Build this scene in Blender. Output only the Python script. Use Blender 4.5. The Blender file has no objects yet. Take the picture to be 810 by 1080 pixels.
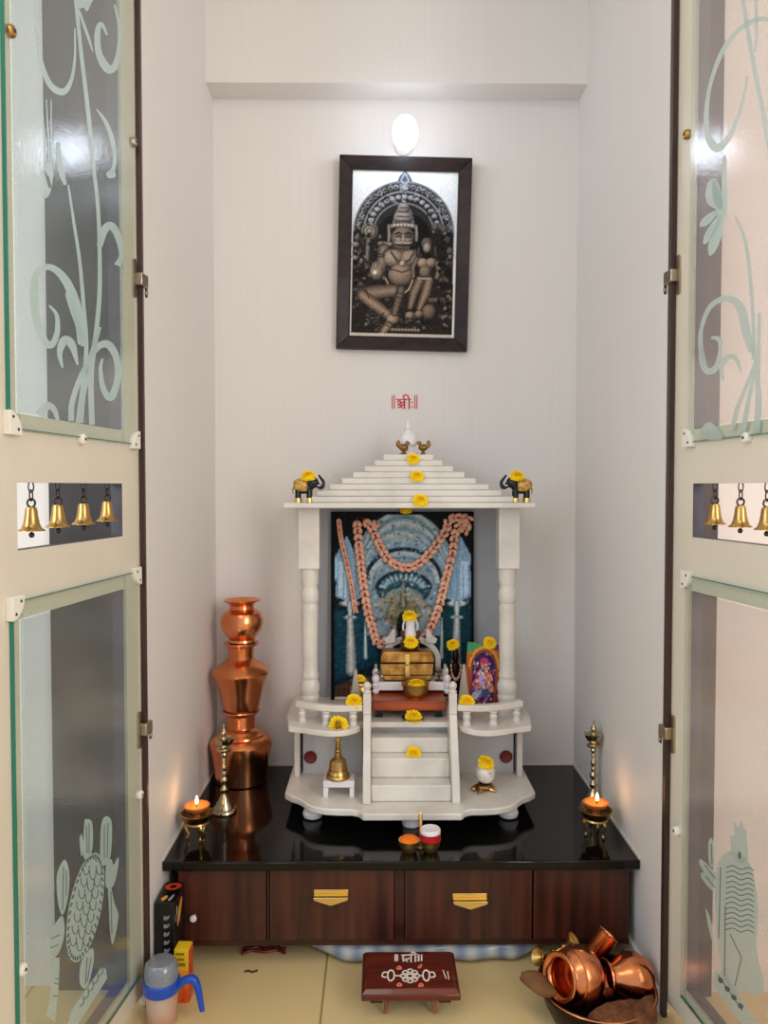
import bpy, math, random
import numpy as np
from mathutils import Vector, Matrix, Euler
random.seed(7)
C = bpy.context.scene.collection
PI = math.pi

# ------------------------------------------------------------------ camera
F = 811.0
CAMZ = 1.028
fwd = Vector((6/F, 1, -26/F)).normalized()
rgt = fwd.cross(Vector((0, 0, 1))).normalized()
upv = rgt.cross(fwd)
CAM = Vector((0, 0, CAMZ))
def ray(px, py):
    return fwd*F + rgt*(px-405) - upv*(py-540)
def atY(px, py, Y):
    d = ray(px, py); return CAM + d*(Y/d.y)
PYD = [540]
def X(px, Y, py=None):
    py = PYD[0] if py is None else py
    return atY(px, py, Y).x
def Z(py, Y, px=405):
    return atY(px, py, Y).z

# ------------------------------------------------------------------ materials
def s2l(c):
    return tuple(((v/255)/12.92 if v/255 <= .04045 else ((v/255+.055)/1.055)**2.4) for v in c)
def mat(name, rgb, rough=.5, metal=0, noise=0, nscale=20, bump=0, bscale=60, spec=.5, trans=0, coat=0, emit=None, estr=0, stretch=None, rgb2=None, ior=1.45):
    m = bpy.data.materials.new(name); m.use_nodes = True
    nt = m.node_tree; p = nt.nodes['Principled BSDF']
    col = s2l(rgb)+(1,)
    p.inputs['Base Color'].default_value = col
    p.inputs['Roughness'].default_value = rough
    p.inputs['Metallic'].default_value = metal
    p.inputs['Specular IOR Level'].default_value = spec
    p.inputs['Transmission Weight'].default_value = trans
    p.inputs['Coat Weight'].default_value = coat
    p.inputs['IOR'].default_value = ior
    if emit:
        p.inputs['Emission Color'].default_value = s2l(emit)+(1,)
        p.inputs['Emission Strength'].default_value = estr
    if noise or rgb2 or bump:
        tc = nt.nodes.new('ShaderNodeTexCoord'); mp = nt.nodes.new('ShaderNodeMapping')
        nt.links.new(tc.outputs['Object'], mp.inputs['Vector'])
        if stretch: mp.inputs['Scale'].default_value = stretch
    if noise or rgb2:
        n = nt.nodes.new('ShaderNodeTexNoise'); n.inputs['Scale'].default_value = nscale; n.inputs['Detail'].default_value = 4
        nt.links.new(mp.outputs['Vector'], n.inputs['Vector'])
        r = nt.nodes.new('ShaderNodeValToRGB')
        c2 = s2l(rgb2) if rgb2 else tuple(max(0, v*(1-noise)) for v in col[:3])
        r.color_ramp.elements[0].position = .35; r.color_ramp.elements[1].position = .65
        r.color_ramp.elements[0].color = tuple(c2)+(1,); r.color_ramp.elements[1].color = col
        nt.links.new(n.outputs['Fac'], r.inputs['Fac']); nt.links.new(r.outputs['Color'], p.inputs['Base Color'])
    if bump:
        n = nt.nodes.new('ShaderNodeTexNoise'); n.inputs['Scale'].default_value = bscale; n.inputs['Detail'].default_value = 3
        nt.links.new(mp.outputs['Vector'], n.inputs['Vector'])
        b = nt.nodes.new('ShaderNodeBump'); b.inputs['Strength'].default_value = bump; b.inputs['Distance'].default_value = .002
        nt.links.new(n.outputs['Fac'], b.inputs['Height']); nt.links.new(b.outputs['Normal'], p.inputs['Normal'])
    return m
def glassmat(name, tint, body, fac, rough=.12, bscale=330, refl=2.0, sheet=False):
    """pressed translucent glass: part clear, part frosted body, with a soft gloss"""
    m = bpy.data.materials.new(name); m.use_nodes = True
    nt = m.node_tree; N = nt.nodes; L = nt.links; N.clear()
    out = N.new('ShaderNodeOutputMaterial')
    tr = N.new('ShaderNodeBsdfTransparent'); tr.inputs['Color'].default_value = s2l(tint)+(1,)
    df = N.new('ShaderNodeBsdfDiffuse'); df.inputs['Color'].default_value = s2l(body)+(1,)
    tl = N.new('ShaderNodeBsdfTranslucent'); tl.inputs['Color'].default_value = s2l(body)+(1,)
    gl = N.new('ShaderNodeBsdfGlossy'); gl.inputs['Roughness'].default_value = rough
    tc = N.new('ShaderNodeTexCoord'); nz = N.new('ShaderNodeTexNoise'); nz.inputs['Scale'].default_value = bscale; nz.inputs['Detail'].default_value = 2
    L.new(tc.outputs['Object'], nz.inputs['Vector'])
    bp = N.new('ShaderNodeBump'); bp.inputs['Strength'].default_value = .22; bp.inputs['Distance'].default_value = .001
    L.new(nz.outputs['Fac'], bp.inputs['Height']); L.new(bp.outputs['Normal'], gl.inputs['Normal'])
    m1 = N.new('ShaderNodeMixShader'); m1.inputs[0].default_value = .5
    L.new(df.outputs[0], m1.inputs[1]); L.new(tl.outputs[0], m1.inputs[2])
    m2 = N.new('ShaderNodeMixShader')
    rm = N.new('ShaderNodeMapRange'); rm.inputs['From Min'].default_value = .3; rm.inputs['From Max'].default_value = .7
    rm.inputs['To Min'].default_value = max(0, fac-.09); rm.inputs['To Max'].default_value = fac+.09
    L.new(nz.outputs['Fac'], rm.inputs['Value']); L.new(rm.outputs[0], m2.inputs[0])
    L.new(tr.outputs[0], m2.inputs[1]); L.new(m1.outputs[0], m2.inputs[2])
    lw = N.new('ShaderNodeFresnel'); lw.inputs['IOR'].default_value = 1.5
    ge = N.new('ShaderNodeNewGeometry'); iv = N.new('ShaderNodeMath'); iv.operation = 'SUBTRACT'; iv.inputs[0].default_value = 1; iv.inputs[1].default_value = 0
    if not sheet: L.new(ge.outputs['Backfacing'], iv.inputs[1])
    md = N.new('ShaderNodeMath'); md.operation = 'MULTIPLY'; md.use_clamp = True; md.inputs[1].default_value = refl; L.new(lw.outputs[0], md.inputs[0])
    mu = N.new('ShaderNodeMath'); mu.operation = 'MULTIPLY'; L.new(md.outputs[0], mu.inputs[0]); L.new(iv.outputs[0], mu.inputs[1])
    mb = N.new('ShaderNodeMath'); mb.operation = 'MULTIPLY'; L.new(rm.outputs[0], mb.inputs[0]); L.new(iv.outputs[0], mb.inputs[1]); L.new(mb.outputs[0], m2.inputs[0])
    m3 = N.new('ShaderNodeMixShader'); L.new(mu.outputs[0], m3.inputs[0]); L.new(m2.outputs[0], m3.inputs[1]); L.new(gl.outputs[0], m3.inputs[2])
    L.new(m3.outputs[0], out.inputs['Surface'])
    return m
def printmat(name, rough=.35, coat=0):
    m = bpy.data.materials.new(name); m.use_nodes = True
    nt = m.node_tree; p = nt.nodes['Principled BSDF']
    a = nt.nodes.new('ShaderNodeAttribute'); a.attribute_name = 'print'
    nt.links.new(a.outputs['Color'], p.inputs['Base Color'])
    p.inputs['Roughness'].default_value = rough; p.inputs['Specular IOR Level'].default_value = .12; p.inputs['Coat Weight'].default_value = coat; p.inputs['Coat Roughness'].default_value = .08
    return m

# ------------------------------------------------------------------ mesh builder
class MB:
    def __init__(s): s.v = []; s.f = []; s.m = []
    def add(s, vs, fs, mi=0, M=None):
        o = len(s.v)
        for p in vs:
            p = Vector(p)
            if M is not None: p = M @ p
            s.v.append(p)
        for f in fs: s.f.append([i+o for i in f]); s.m.append(mi)
        return s
    def box(s, x0, x1, y0, y1, z0, z1, mi=0, M=None):
        vs = [(x, y, z) for z in (z0, z1) for y in (y0, y1) for x in (x0, x1)]
        return s.add(vs, [(0, 2, 3, 1), (4, 5, 7, 6), (0, 1, 5, 4), (2, 6, 7, 3), (0, 4, 6, 2), (1, 3, 7, 5)], mi, M)
    def lathe(s, prof, c=(0, 0, 0), seg=24, mi=0, M=None, cap=True):
        vs = []; fs = []; n = len(prof)
        T = Matrix.Translation(Vector(c))
        if M is not None: T = T @ M
        for r, z in prof:
            for k in range(seg):
                a = 2*PI*k/seg; vs.append((max(r, 1e-5)*math.cos(a), max(r, 1e-5)*math.sin(a), z))
        for i in range(n-1):
            for k in range(seg):
                k2 = (k+1) % seg
                fs.append((i*seg+k, i*seg+k2, (i+1)*seg+k2, (i+1)*seg+k))
        if cap:
            if prof[0][0] > 1e-4: fs.append(tuple(range(seg-1, -1, -1)))
            if prof[-1][0] > 1e-4: fs.append(tuple((n-1)*seg+k for k in range(seg)))
        return s.add(vs, fs, mi, T)
    def ell(s, c, r, seg=16, rings=10, mi=0, M=None):
        if isinstance(r, (int, float)): r = (r, r, r)
        vs = [(0, 0, -r[2])]; fs = []
        for i in range(1, rings):
            t = -PI/2+PI*i/rings
            for k in range(seg):
                a = 2*PI*k/seg; vs.append((r[0]*math.cos(t)*math.cos(a), r[1]*math.cos(t)*math.sin(a), r[2]*math.sin(t)))
        vs.append((0, 0, r[2])); top = len(vs)-1
        for k in range(seg):
            k2 = (k+1) % seg
            fs.append((0, 1+k2, 1+k)); fs.append((top, top-seg+k, top-seg+k2))
            for i in range(rings-2):
                a = 1+i*seg; fs.append((a+k, a+k2, a+seg+k2, a+seg+k))
        T = Matrix.Translation(Vector(c))
        if M is not None: T = T @ M
        return s.add(vs, fs, mi, T)
    def tube(s, pts, r, seg=8, mi=0, closed=False):
        pts = [Vector(p) for p in pts]; n = len(pts)
        rs = r if isinstance(r, (list, tuple)) else [r]*n
        vs = []; fs = []; pn = None
        for i, p in enumerate(pts):
            a = pts[(i-1) % n] if (closed or i > 0) else p
            b = pts[(i+1) % n] if (closed or i < n-1) else p
            t = (b-a).normalized()
            if pn is None:
                pn = t.orthogonal().normalized()
            pn = (pn - t*pn.dot(t))
            if pn.length < 1e-6: pn = t.orthogonal()
            pn.normalize(); bn = t.cross(pn)
            for k in range(seg):
                an = 2*PI*k/seg; vs.append(p + (pn*math.cos(an)+bn*math.sin(an))*rs[i])
        for i in range(n if closed else n-1):
            j = (i+1) % n
            for k in range(seg):
                k2 = (k+1) % seg; fs.append((i*seg+k, i*seg+k2, j*seg+k2, j*seg+k))
        if not closed:
            fs.append(tuple(range(seg-1, -1, -1))); fs.append(tuple((n-1)*seg+k for k in range(seg)))
        return s.add(vs, fs, mi)
    def ring(s, c, R, r, M=None, seg=20, rs=8, mi=0):
        pts = []
        for k in range(seg):
            a = 2*PI*k/seg; p = Vector((R*math.cos(a), 0, R*math.sin(a)))
            if M is not None: p = M @ p
            pts.append(Vector(c)+p)
        return s.tube(pts, r, rs, mi, closed=True)
    def prism(s, poly, a, b, mi=0, M=None):
        """poly in the xy plane raised from z=a to z=b (M turns it)"""
        n = len(poly)
        ar = sum(poly[i][0]*poly[(i+1) % n][1]-poly[(i+1) % n][0]*poly[i][1] for i in range(n))
        if ar < 0: poly = poly[::-1]
        vs = [(x, y, a) for x, y in poly]+[(x, y, b) for x, y in poly]
        fs = [tuple(range(n-1, -1, -1)), tuple(range(n, 2*n))]
        for i in range(n):
            j = (i+1) % n; fs.append((i, j, n+j, n+i))
        return s.add(vs, fs, mi, M)
    def build(s, name, mats, parent=None, loc=(0, 0, 0), rot=None, bev=0, segs=2, smooth=True, ang=35, remesh=0):
        me = bpy.data.meshes.new(name); me.from_pydata([tuple(v) for v in s.v], [], s.f)
        if not isinstance(mats, (list, tuple)): mats = [mats]
        for m in mats: me.materials.append(m)
        me.polygons.foreach_set('material_index', s.m)
        me.polygons.foreach_set('use_smooth', [smooth]*len(s.f))
        if smooth: me.set_sharp_from_angle(angle=math.radians(ang))
        me.update()
        o = bpy.data.objects.new(name, me); C.objects.link(o)
        o.location = loc
        if rot: o.rotation_euler = rot
        if parent: o.parent = parent
        if remesh:
            md = o.modifiers.new('remesh', 'REMESH'); md.mode = 'VOXEL'; md.voxel_size = remesh; md.use_smooth_shade = True
            sm = o.modifiers.new('smooth', 'SMOOTH'); sm.factor = .5; sm.iterations = 2
        if bev:
            md = o.modifiers.new('bevel', 'BEVEL'); md.width = bev; md.segments = segs; md.limit_method = 'ANGLE'; md.harden_normals = False
        return o
RXZ = Matrix.Rotation(PI/2, 4, 'X')     # prism drawn in (x, z), thickness towards -y
def tag(o, label, cat, group=None, kind=None):
    o['label'] = label; o['category'] = cat
    if group: o['group'] = group
    if kind: o['kind'] = kind
    return o
def thing(name, label, cat, loc=(0, 0, 0), rot=(0, 0, 0), group=None):
    o = bpy.data.objects.new(name, None); C.objects.link(o); o.empty_display_size = .03
    o.location = loc; o.rotation_euler = rot
    return tag(o, label, cat, group)
def structure(o, label=None, cat=None):
    o['kind'] = 'structure'
    if label: o['label'] = label
    if cat: o['category'] = cat
    return o
def copy_tree(o, parent=None):
    c = o.copy(); C.objects.link(c); c.parent = parent
    for ch in list(o.children): copy_tree(ch, c)
    return c
def spline(pts, n=8, closed=False):
    """Catmull-Rom through tuples of any length"""
    P = [np.array(p, float) for p in pts]; out = []
    m = len(P)
    rng = range(m if closed else m-1)
    for i in rng:
        p0 = P[(i-1) % m] if closed or i > 0 else 2*P[0]-P[1]
        p1 = P[i]; p2 = P[(i+1) % m]
        p3 = P[(i+2) % m] if closed or i+2 < m else 2*P[-1]-P[-2]
        for k in range(n):
            t = k/n
            out.append(.5*((2*p1)+(-p0+p2)*t+(2*p0-5*p1+4*p2-p3)*t*t+(-p0+3*p1-3*p2+p3)*t**3))
    if not closed: out.append(P[-1])
    return [tuple(q) for q in out]

# ------------------------------------------------------------------ printed pictures: a fine grid of coloured cells
class Print:
    def __init__(s, x0, y0, x1, y1, w, h, base):
        s.w, s.h = w, h; s.box = (x0, y0, x1, y1)
        xs = x0+(np.arange(w+1))/w*(x1-x0); ys = y0+(np.arange(h+1))/h*(y1-y0)
        s.X, s.Y = np.meshgrid(xs, ys)
        s.A = np.zeros((h+1, w+1, 3)); s.A[:] = base
        s.soft = (x1-x0)/w*.8
    def put(s, mask, col):
        m = np.clip(mask, 0, 1)[..., None]
        s.A = s.A*(1-m)+np.array(col, float)*m if not isinstance(col, np.ndarray) or col.ndim == 1 else s.A*(1-m)+col*m
    def sd(s, d):      # signed distance (negative inside) to soft mask
        return .5-d/s.soft/2
    def ell(s, cx, cy, rx, ry, col, rot=0, lit=0):
        a = math.radians(rot); dx = s.X-cx; dy = s.Y-cy
        u = (dx*math.cos(a)+dy*math.sin(a))/rx; v = (-dx*math.sin(a)+dy*math.cos(a))/ry
        r = np.sqrt(u*u+v*v); m = s.sd((r-1)*min(rx, ry))
        if lit:
            q = np.clip(1-r*r, 0, 1)**.5
            L = .55+.6*q-lit*.3*(u*.6+v*.8)
            s.put(m, np.clip(np.array(col, float)[None, None, :]*L[..., None], 0, 255))
        else: s.put(m, col)
    def ringe(s, cx, cy, rx, ry, w, col, a0=None, a1=None):
        dx = (s.X-cx)/rx; dy = (s.Y-cy)/ry; r = np.sqrt(dx*dx+dy*dy); d = np.abs(r-1)*min(rx, ry)-w/2
        m = s.sd(d)
        if a0 is not None:
            t = np.degrees(np.arctan2(-dy, dx)) % 360
            m = m*((t >= a0) & (t <= a1))
        s.put(m, col)
    def poly(s, pts, col):
        inside = np.zeros(s.X.shape, bool); n = len(pts)
        for i in range(n):
            x1, y1 = pts[i]; x2, y2 = pts[(i+1) % n]
            c = ((y1 > s.Y) != (y2 > s.Y)) & (s.X < (x2-x1)*(s.Y-y1)/((y2-y1) or 1e-9)+x1)
            inside ^= c
        s.put(inside.astype(float), col)
    def stroke(s, pts, w, col, lit=0):
        D = np.full(s.X.shape, 1e9); W = np.ones(s.X.shape)
        for i in range(len(pts)-1):
            a = pts[i]; b = pts[i+1]; wa = a[2] if len(a) > 2 else w; wb = b[2] if len(b) > 2 else w
            vx, vy = b[0]-a[0], b[1]-a[1]; L = vx*vx+vy*vy or 1e-9
            t = np.clip(((s.X-a[0])*vx+(s.Y-a[1])*vy)/L, 0, 1)
            ww = (wa+(wb-wa)*t)/2
            d = np.hypot(s.X-a[0]-t*vx, s.Y-a[1]-t*vy)-ww
            k = d < D; D = np.where(k, d, D); W = np.where(k, ww, W)
        m = s.sd(D)
        if lit:
            q = np.clip(-D/np.maximum(W, 1e-6), 0, 1)**.6; L = .45+.75*q
            s.put(m, np.clip(np.array(col, float)[None, None, :]*L[..., None], 0, 255))
        else: s.put(m, col)
    def vgrad(s, top, bot, y0, y1, mask=None):
        t = np.clip((s.Y-y0)/(y1-y0), 0, 1)[..., None]
        g = np.array(top, float)*(1-t)+np.array(bot, float)*t
        s.put(np.ones(s.X.shape) if mask is None else mask, g)
    def speck(s, amt, seed=1, mask=None, blur=1):
        r = np.random.RandomState(seed).randn(*s.X.shape)
        for _ in range(blur):
            r = (r+np.roll(r, 1, 0)+np.roll(r, 1, 1)+np.roll(r, -1, 0)+np.roll(r, -1, 1))/3
        r = r[..., None]*amt
        if mask is not None: r = r*mask[..., None]
        s.A = np.clip(s.A+r, 0, 255)
    def build(s, name, width, height, m, parent=None, loc=(0, 0, 0), rot=None, thick=0):
        """upright sheet in the xz plane facing -y, bottom centre at loc"""
        w, h = s.w, s.h
        vx = np.linspace(-width/2, width/2, w+1); vz = np.linspace(height, 0, h+1)
        gx, gz = np.meshgrid(vx, vz)
        co = np.stack([gx.ravel(), np.zeros(gx.size), gz.ravel()], 1)
        idx = np.arange((w+1)*(h+1)).reshape(h+1, w+1)
        f = np.stack([idx[1:, :-1].ravel(), idx[1:, 1:].ravel(), idx[:-1, 1:].ravel(), idx[:-1, :-1].ravel()], 1)
        me = bpy.data.meshes.new(name); me.from_pydata(co.tolist(), [], f.tolist())
        c = s.A.reshape(-1, 3)/255.0
        lin = np.where(c <= .04045, c/12.92, ((c+.055)/1.055)**2.4)
        at = me.color_attributes.new('print', 'FLOAT_COLOR', 'POINT')
        at.data.foreach_set('color', np.concatenate([lin, np.ones((len(lin), 1))], 1).ravel())
        me.materials.append(m); me.update()
        o = bpy.data.objects.new(name, me); C.objects.link(o); o.location = loc
        if rot: o.rotation_euler = rot
        if parent: o.parent = parent
        return o
# ------------------------------------------------------------------ materials used
M = {}
M['wall'] = mat('painted_wall', (227, 222, 219), .55, noise=.02, nscale=3, stretch=(40, 40, .6), bump=.06, bscale=8)
M['ceil'] = mat('painted_ceiling', (228, 222, 212), .7, noise=.02)
M['pinkwall'] = mat('pale_pink_wall', (233, 224, 219), .6, noise=.04, nscale=4)
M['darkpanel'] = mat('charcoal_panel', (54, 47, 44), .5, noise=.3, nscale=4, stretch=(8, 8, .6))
M['darkwood'] = mat('dark_brown_frame', (66, 44, 38), .4, noise=.4, nscale=6, stretch=(10, 10, .8))
M['floor'] = mat('beige_floor', (222, 196, 142), .22, noise=.06, nscale=6)
M['laminate'] = mat('cream_laminate', (221, 212, 195), .32, noise=.03, nscale=8)
M['granite'] = mat('black_granite', (9, 9, 9), .08, noise=.5, nscale=260, spec=.35)
M['cabwood'] = mat('dark_walnut', (84, 42, 30), .33, rgb2=(46, 22, 17), nscale=5, stretch=(9, 9, .5))
M['cabframe'] = mat('dark_walnut_frame', (62, 30, 22), .35, rgb2=(40, 19, 15), nscale=5, stretch=(1, 8, 6))
M['gold'] = mat('polished_gold', (238, 206, 130), .3, 1)
M['brass'] = mat('aged_brass', (204, 164, 98), .3, 1, noise=.35, nscale=25)
M['darkbrass'] = mat('tarnished_brass', (160, 124, 70), .32, 1, noise=.5, nscale=30)
M['silverbrass'] = mat('silvered_brass', (196, 182, 150), .2, 1, noise=.2, nscale=30)
M['copper'] = mat('polished_copper', (240, 162, 112), .22, 1, rgb2=(220, 132, 84), nscale=9, bump=.08, bscale=60)
M['darkbronze'] = mat('dark_bronze', (46, 30, 22), .3, .8, noise=.4, nscale=20)
M['steel'] = mat('hinge_steel', (190, 176, 156), .3, 1, noise=.2)
M['darksteel'] = mat('dark_steel', (70, 64, 58), .4, 1)
M['marble'] = mat('white_marble', (230, 224, 215), .3, rgb2=(208, 201, 193), nscale=11, coat=.15)
M['marblegrey'] = mat('grey_marble', (206, 203, 203), .35, rgb2=(192, 189, 188), nscale=7)
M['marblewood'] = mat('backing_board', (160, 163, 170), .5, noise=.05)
M['white'] = mat('white_plastic', (232, 228, 216), .4)
M['pearl'] = mat('white_enamel', (232, 226, 228), .3, noise=.06, nscale=40)
M['dimwhite'] = mat('dull_silver_white', (206, 202, 198), .35, noise=.15, nscale=60)
M['black'] = mat('black_lacquer', (16, 14, 16), .25)
M['screw'] = mat('screw_hole', (40, 34, 30), .5)
M['redwood'] = mat('red_brown_wood', (176, 80, 40), .3, rgb2=(136, 54, 26), nscale=6, stretch=(1, 8, 8))
M['stoolwood'] = mat('polished_red_wood', (104, 36, 20), .22, rgb2=(74, 22, 14), nscale=5, stretch=(1, 9, 9), coat=.3)
M['legwood'] = mat('light_brown_wood', (150, 96, 60), .35, rgb2=(112, 66, 40), nscale=8)
M['petal'] = mat('yellow_petal', (255, 228, 20), .7, rgb2=(255, 214, 6), nscale=30)
M['petalcore'] = mat('deep_yellow_petal', (255, 204, 0), .7)
M['flame'] = mat('flame', (255, 220, 150), .5, emit=(255, 206, 120), estr=22)
M['bulb'] = mat('lit_bulb', (255, 255, 255), .5, emit=(226, 238, 255), estr=13)
M['clay'] = mat('terracotta', (196, 112, 50), .5, noise=.2)
M['wax'] = mat('lamp_oil', (214, 140, 60), .15)
M['wick'] = mat('wick', (60, 44, 30), .8)
M['orange'] = mat('orange_powder', (244, 120, 20), .9, noise=.2, nscale=60)
M['red'] = mat('red_powder', (176, 10, 18), .9, noise=.2, nscale=60)
M['redpaint'] = mat('red_sticker', (196, 22, 36), .5)
M['rosette'] = mat('dark_red_wood', (122, 34, 26), .4, noise=.3, nscale=40)
M['bead'] = mat('peach_bead', (238, 192, 166), .55, rgb2=(214, 150, 124), nscale=90)
M['bead2'] = mat('red_bead', (150, 52, 40), .5)
M['etch'] = glassmat('frosted_etching', (225, 235, 232), (206, 226, 222), .85, .4, refl=.3, sheet=True)
M['etchline'] = mat('clear_etching_gap', (92, 104, 100), .7)
M['glassedge'] = mat('green_glass_edge', (36, 122, 104), .15, spec=.6)
M['glassrim'] = glassmat('clear_glass_border', (248, 251, 249), (216, 226, 219), .10, .05, refl=1)
M['glassL'] = glassmat('textured_glass', (234, 240, 240), (172, 178, 176), .22, .07)
M['glassR'] = glassmat('textured_glass_pale', (246, 243, 241), (212, 208, 206), .28, .08)
M['blue'] = mat('blue_plastic', (16, 74, 180), .3, coat=.2)
M['clearblue'] = glassmat('cloudy_plastic', (220, 224, 228), (176, 180, 184), .75, .1)
M['skin_y'] = mat('yellow_card', (232, 190, 30), .5)
M['jute'] = mat('rough_brown_fibre', (126, 78, 44), .95, rgb2=(90, 52, 28), nscale=60, bump=1, bscale=120)
M['leaf'] = mat('dry_brown_leaf', (122, 82, 44), .8, noise=.4, nscale=30)
M['cone'] = glassmat('frosted_cone', (226, 218, 206), (230, 222, 212), .85, .2, refl=.5)
M['edgeband'] = mat('bare_door_edge', (74, 68, 78), .5, noise=.2)
M['print'] = printmat('printed_paper', .5)
M['printgloss'] = printmat('print_behind_glass', .45, .03)
M['framewood'] = mat('dark_frame_wood', (46, 27, 24), .42, rgb2=(22, 14, 15), nscale=22, stretch=(1, 1, 3), coat=.05, spec=.3)
M['dust'] = mat('white_chalk_paint', (236, 226, 214), .8)
M['pink'] = mat('pink_chalk_paint', (232, 120, 96), .8)
M['idolred'] = mat('dark_maroon_beads', (92, 34, 28), .5, noise=.4, nscale=80)
M['chest'] = mat('brass_chest', (214, 166, 92), .36, 1, rgb2=(150, 108, 54), nscale=40)
M['cleanrim'] = mat('mortar_line', (214, 206, 190), .6)

# wrapped plastic under the cabinet, striped
def bagmat():
    m = mat('striped_plastic_wrap', (150, 160, 176), .18, bump=.8, bscale=30)
    nt = m.node_tree; p = nt.nodes['Principled BSDF']
    tc = nt.nodes.new('ShaderNodeTexCoord'); w = nt.nodes.new('ShaderNodeTexWave'); w.inputs['Scale'].default_value = 7; w.inputs['Distortion'].default_value = 2.5
    nt.links.new(tc.outputs['Object'], w.inputs['Vector'])
    r = nt.nodes.new('ShaderNodeValToRGB'); r.color_ramp.elements[0].color = s2l((132, 144, 164))+(1,); r.color_ramp.elements[1].color = s2l((188, 188, 184))+(1,)
    nt.links.new(w.outputs['Fac'], r.inputs['Fac']); nt.links.new(r.outputs['Color'], p.inputs['Base Color'])
    return m
M['bag'] = bagmat()
def tilemat():
    m = M['floor']; nt = m.node_tree; p = nt.nodes['Principled BSDF']
    src = p.inputs['Base Color'].links[0].from_socket
    tc = nt.nodes.new('ShaderNodeTexCoord'); mp = nt.nodes.new('ShaderNodeMapping'); mp.inputs['Location'].default_value = (.112, .03, 0)
    b = nt.nodes.new('ShaderNodeTexBrick'); b.offset = 0; b.inputs['Scale'].default_value = 1
    b.inputs['Brick Width'].default_value = .6; b.inputs['Row Height'].default_value = .6; b.inputs['Mortar Size'].default_value = .0025
    b.inputs['Color1'].default_value = (1, 1, 1, 1); b.inputs['Color2'].default_value = (1, 1, 1, 1); b.inputs['Mortar'].default_value = (.5, .45, .4, 1)
    nt.links.new(tc.outputs['Object'], mp.inputs['Vector']); nt.links.new(mp.outputs['Vector'], b.inputs['Vector'])
    mx = nt.nodes.new('ShaderNodeMix'); mx.data_type = 'RGBA'; mx.blend_type = 'MULTIPLY'; mx.inputs['Factor'].default_value = 1
    nt.links.new(src, mx.inputs[6]); nt.links.new(b.outputs['Color'], mx.inputs[7]); nt.links.new(mx.outputs[2], p.inputs['Base Color'])
tilemat()

# ------------------------------------------------------------------ the setting
XL, XR, YB, YF = -.452, .550, 2.14, 1.49
CT = .246                      # counter top height
def slab(name, b, m, label=None, **k):
    return structure(MB().box(*b).build(name, m, **k), label)
slab('floor', (-1.7, 1.7, -1.0, 2.2, -.05, 0), M['floor'], 'beige glossy tiled floor')
slab('ceiling', (-1.7, 1.7, -1.0, 2.2, 2.5, 2.55), M['ceil'], 'pale painted ceiling')
slab('wall_back', (-.60, .70, YB, YB+.06, 0, 2.5), M['wall'], 'cream back wall of the alcove')
slab('wall_left', (XL-.02, XL, YF+.01, YB, 0, 2.5), M['wall'], 'white left side wall of the alcove')
slab('wall_right', (XR, XR+.02, YF-.02, YB, 0, 2.5), M['wall'], 'white right side wall of the alcove')
slab('trim_1', (XL, XR, 2.053, YB, 2.0885, 2.5), M['wall'], 'boxed beam across the top of the back wall')
# dark edge strips where the doors hang
slab('trim_left', (XL-.009, XL-.0005, YF, YF+.0098, 0, 2.5), M['darkwood'], 'thin dark brown edge strip at the left door')
slab('trim_right', (XR+.0005, XR+.0095, YF-.035, YF-.0205, 0, 2.5), M['darkwood'], 'thin dark brown edge strip at the right door')
# walls either side of the alcove
slab('wall_front_left', (-1.7, -.66, 1.56, 1.62, 0, 2.5), M['wall'], 'pale wall left of the alcove, seen through the left door glass')
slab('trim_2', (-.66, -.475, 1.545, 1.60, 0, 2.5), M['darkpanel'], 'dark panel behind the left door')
slab('wall_front_right', (.672, 1.7, 1.53, 1.59, 0, 2.5), M['pinkwall'], 'pale pink wall right of the alcove, seen through the right door glass')
slab('trim_3', (.573, .672, 1.515, 1.57, 0, 2.5), M['darkwood'], 'dark brown door frame behind the right door')
slab('wall_side_left', (-1.76, -1.7, -1.0, 2.2, 0, 2.5), M['wall'])
slab('wall_side_right', (1.7, 1.76, -1.0, 2.2, 0, 2.5), M['pinkwall'])
# pale grout lines where the worktop meets the walls
slab('trim_4', (XL, XL+.003, 1.59, YB-.001, CT, CT+.006), M['cleanrim'])
slab('trim_5', (XR-.003, XR, 1.59, YB-.001, CT, CT+.006), M['cleanrim'])
slab('trim_6', (XL+.003, XR-.003, YB-.004, YB, CT, CT+.004), M['cleanrim'])
slab('baseboard_right', (XR-.008, XR, 1.47, YB, 0, .05), M['wall'])
slab('baseboard_left', (XL, XL+.006, 1.50, YB, 0, .05), M['wall'])

# ------------------------------------------------------------------ doors
def door(name, hx, hy, deg, sg, label):
    a = math.radians(deg)
    d = Vector((-sg*math.sin(a), -math.cos(a), 0))
    root = bpy.data.objects.new(name, None); C.objects.link(root); structure(root, label, 'door')
    root.location = (hx, hy, 0); root.rotation_euler = (0, 0, math.atan2(d.y, d.x))
    Mi = (Matrix.Translation((hx, hy, 0)) @ Matrix.Rotation(math.atan2(d.y, d.x), 4, 'Z')).inverted()
    n = Vector((-d.y, d.x, 0))*sg        # inward normal
    def p2d(px, py, off=.0):
        """photo point on the door's own plane -> (s, z)"""
        P0 = Vector((hx, hy, 0))+n*off; r = ray(px, py)
        t = (P0-CAM).dot(n)/r.dot(n); q = Mi @ (CAM+r*t)
        return q.x, q.z
    return root, p2d
def yb(b, y0, y1, sg): return (b[0], b[1], min(y0*sg, y1*sg), max(y0*sg, y1*sg), b[2], b[3])
DS0, DS1 = .074, .403
Z0, Z1, Z2, Z3, Z4, Z5 = .10, .840, .938, 1.035, 1.133, 2.32
DW, DT, DB = .505, 2.40, .03
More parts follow.
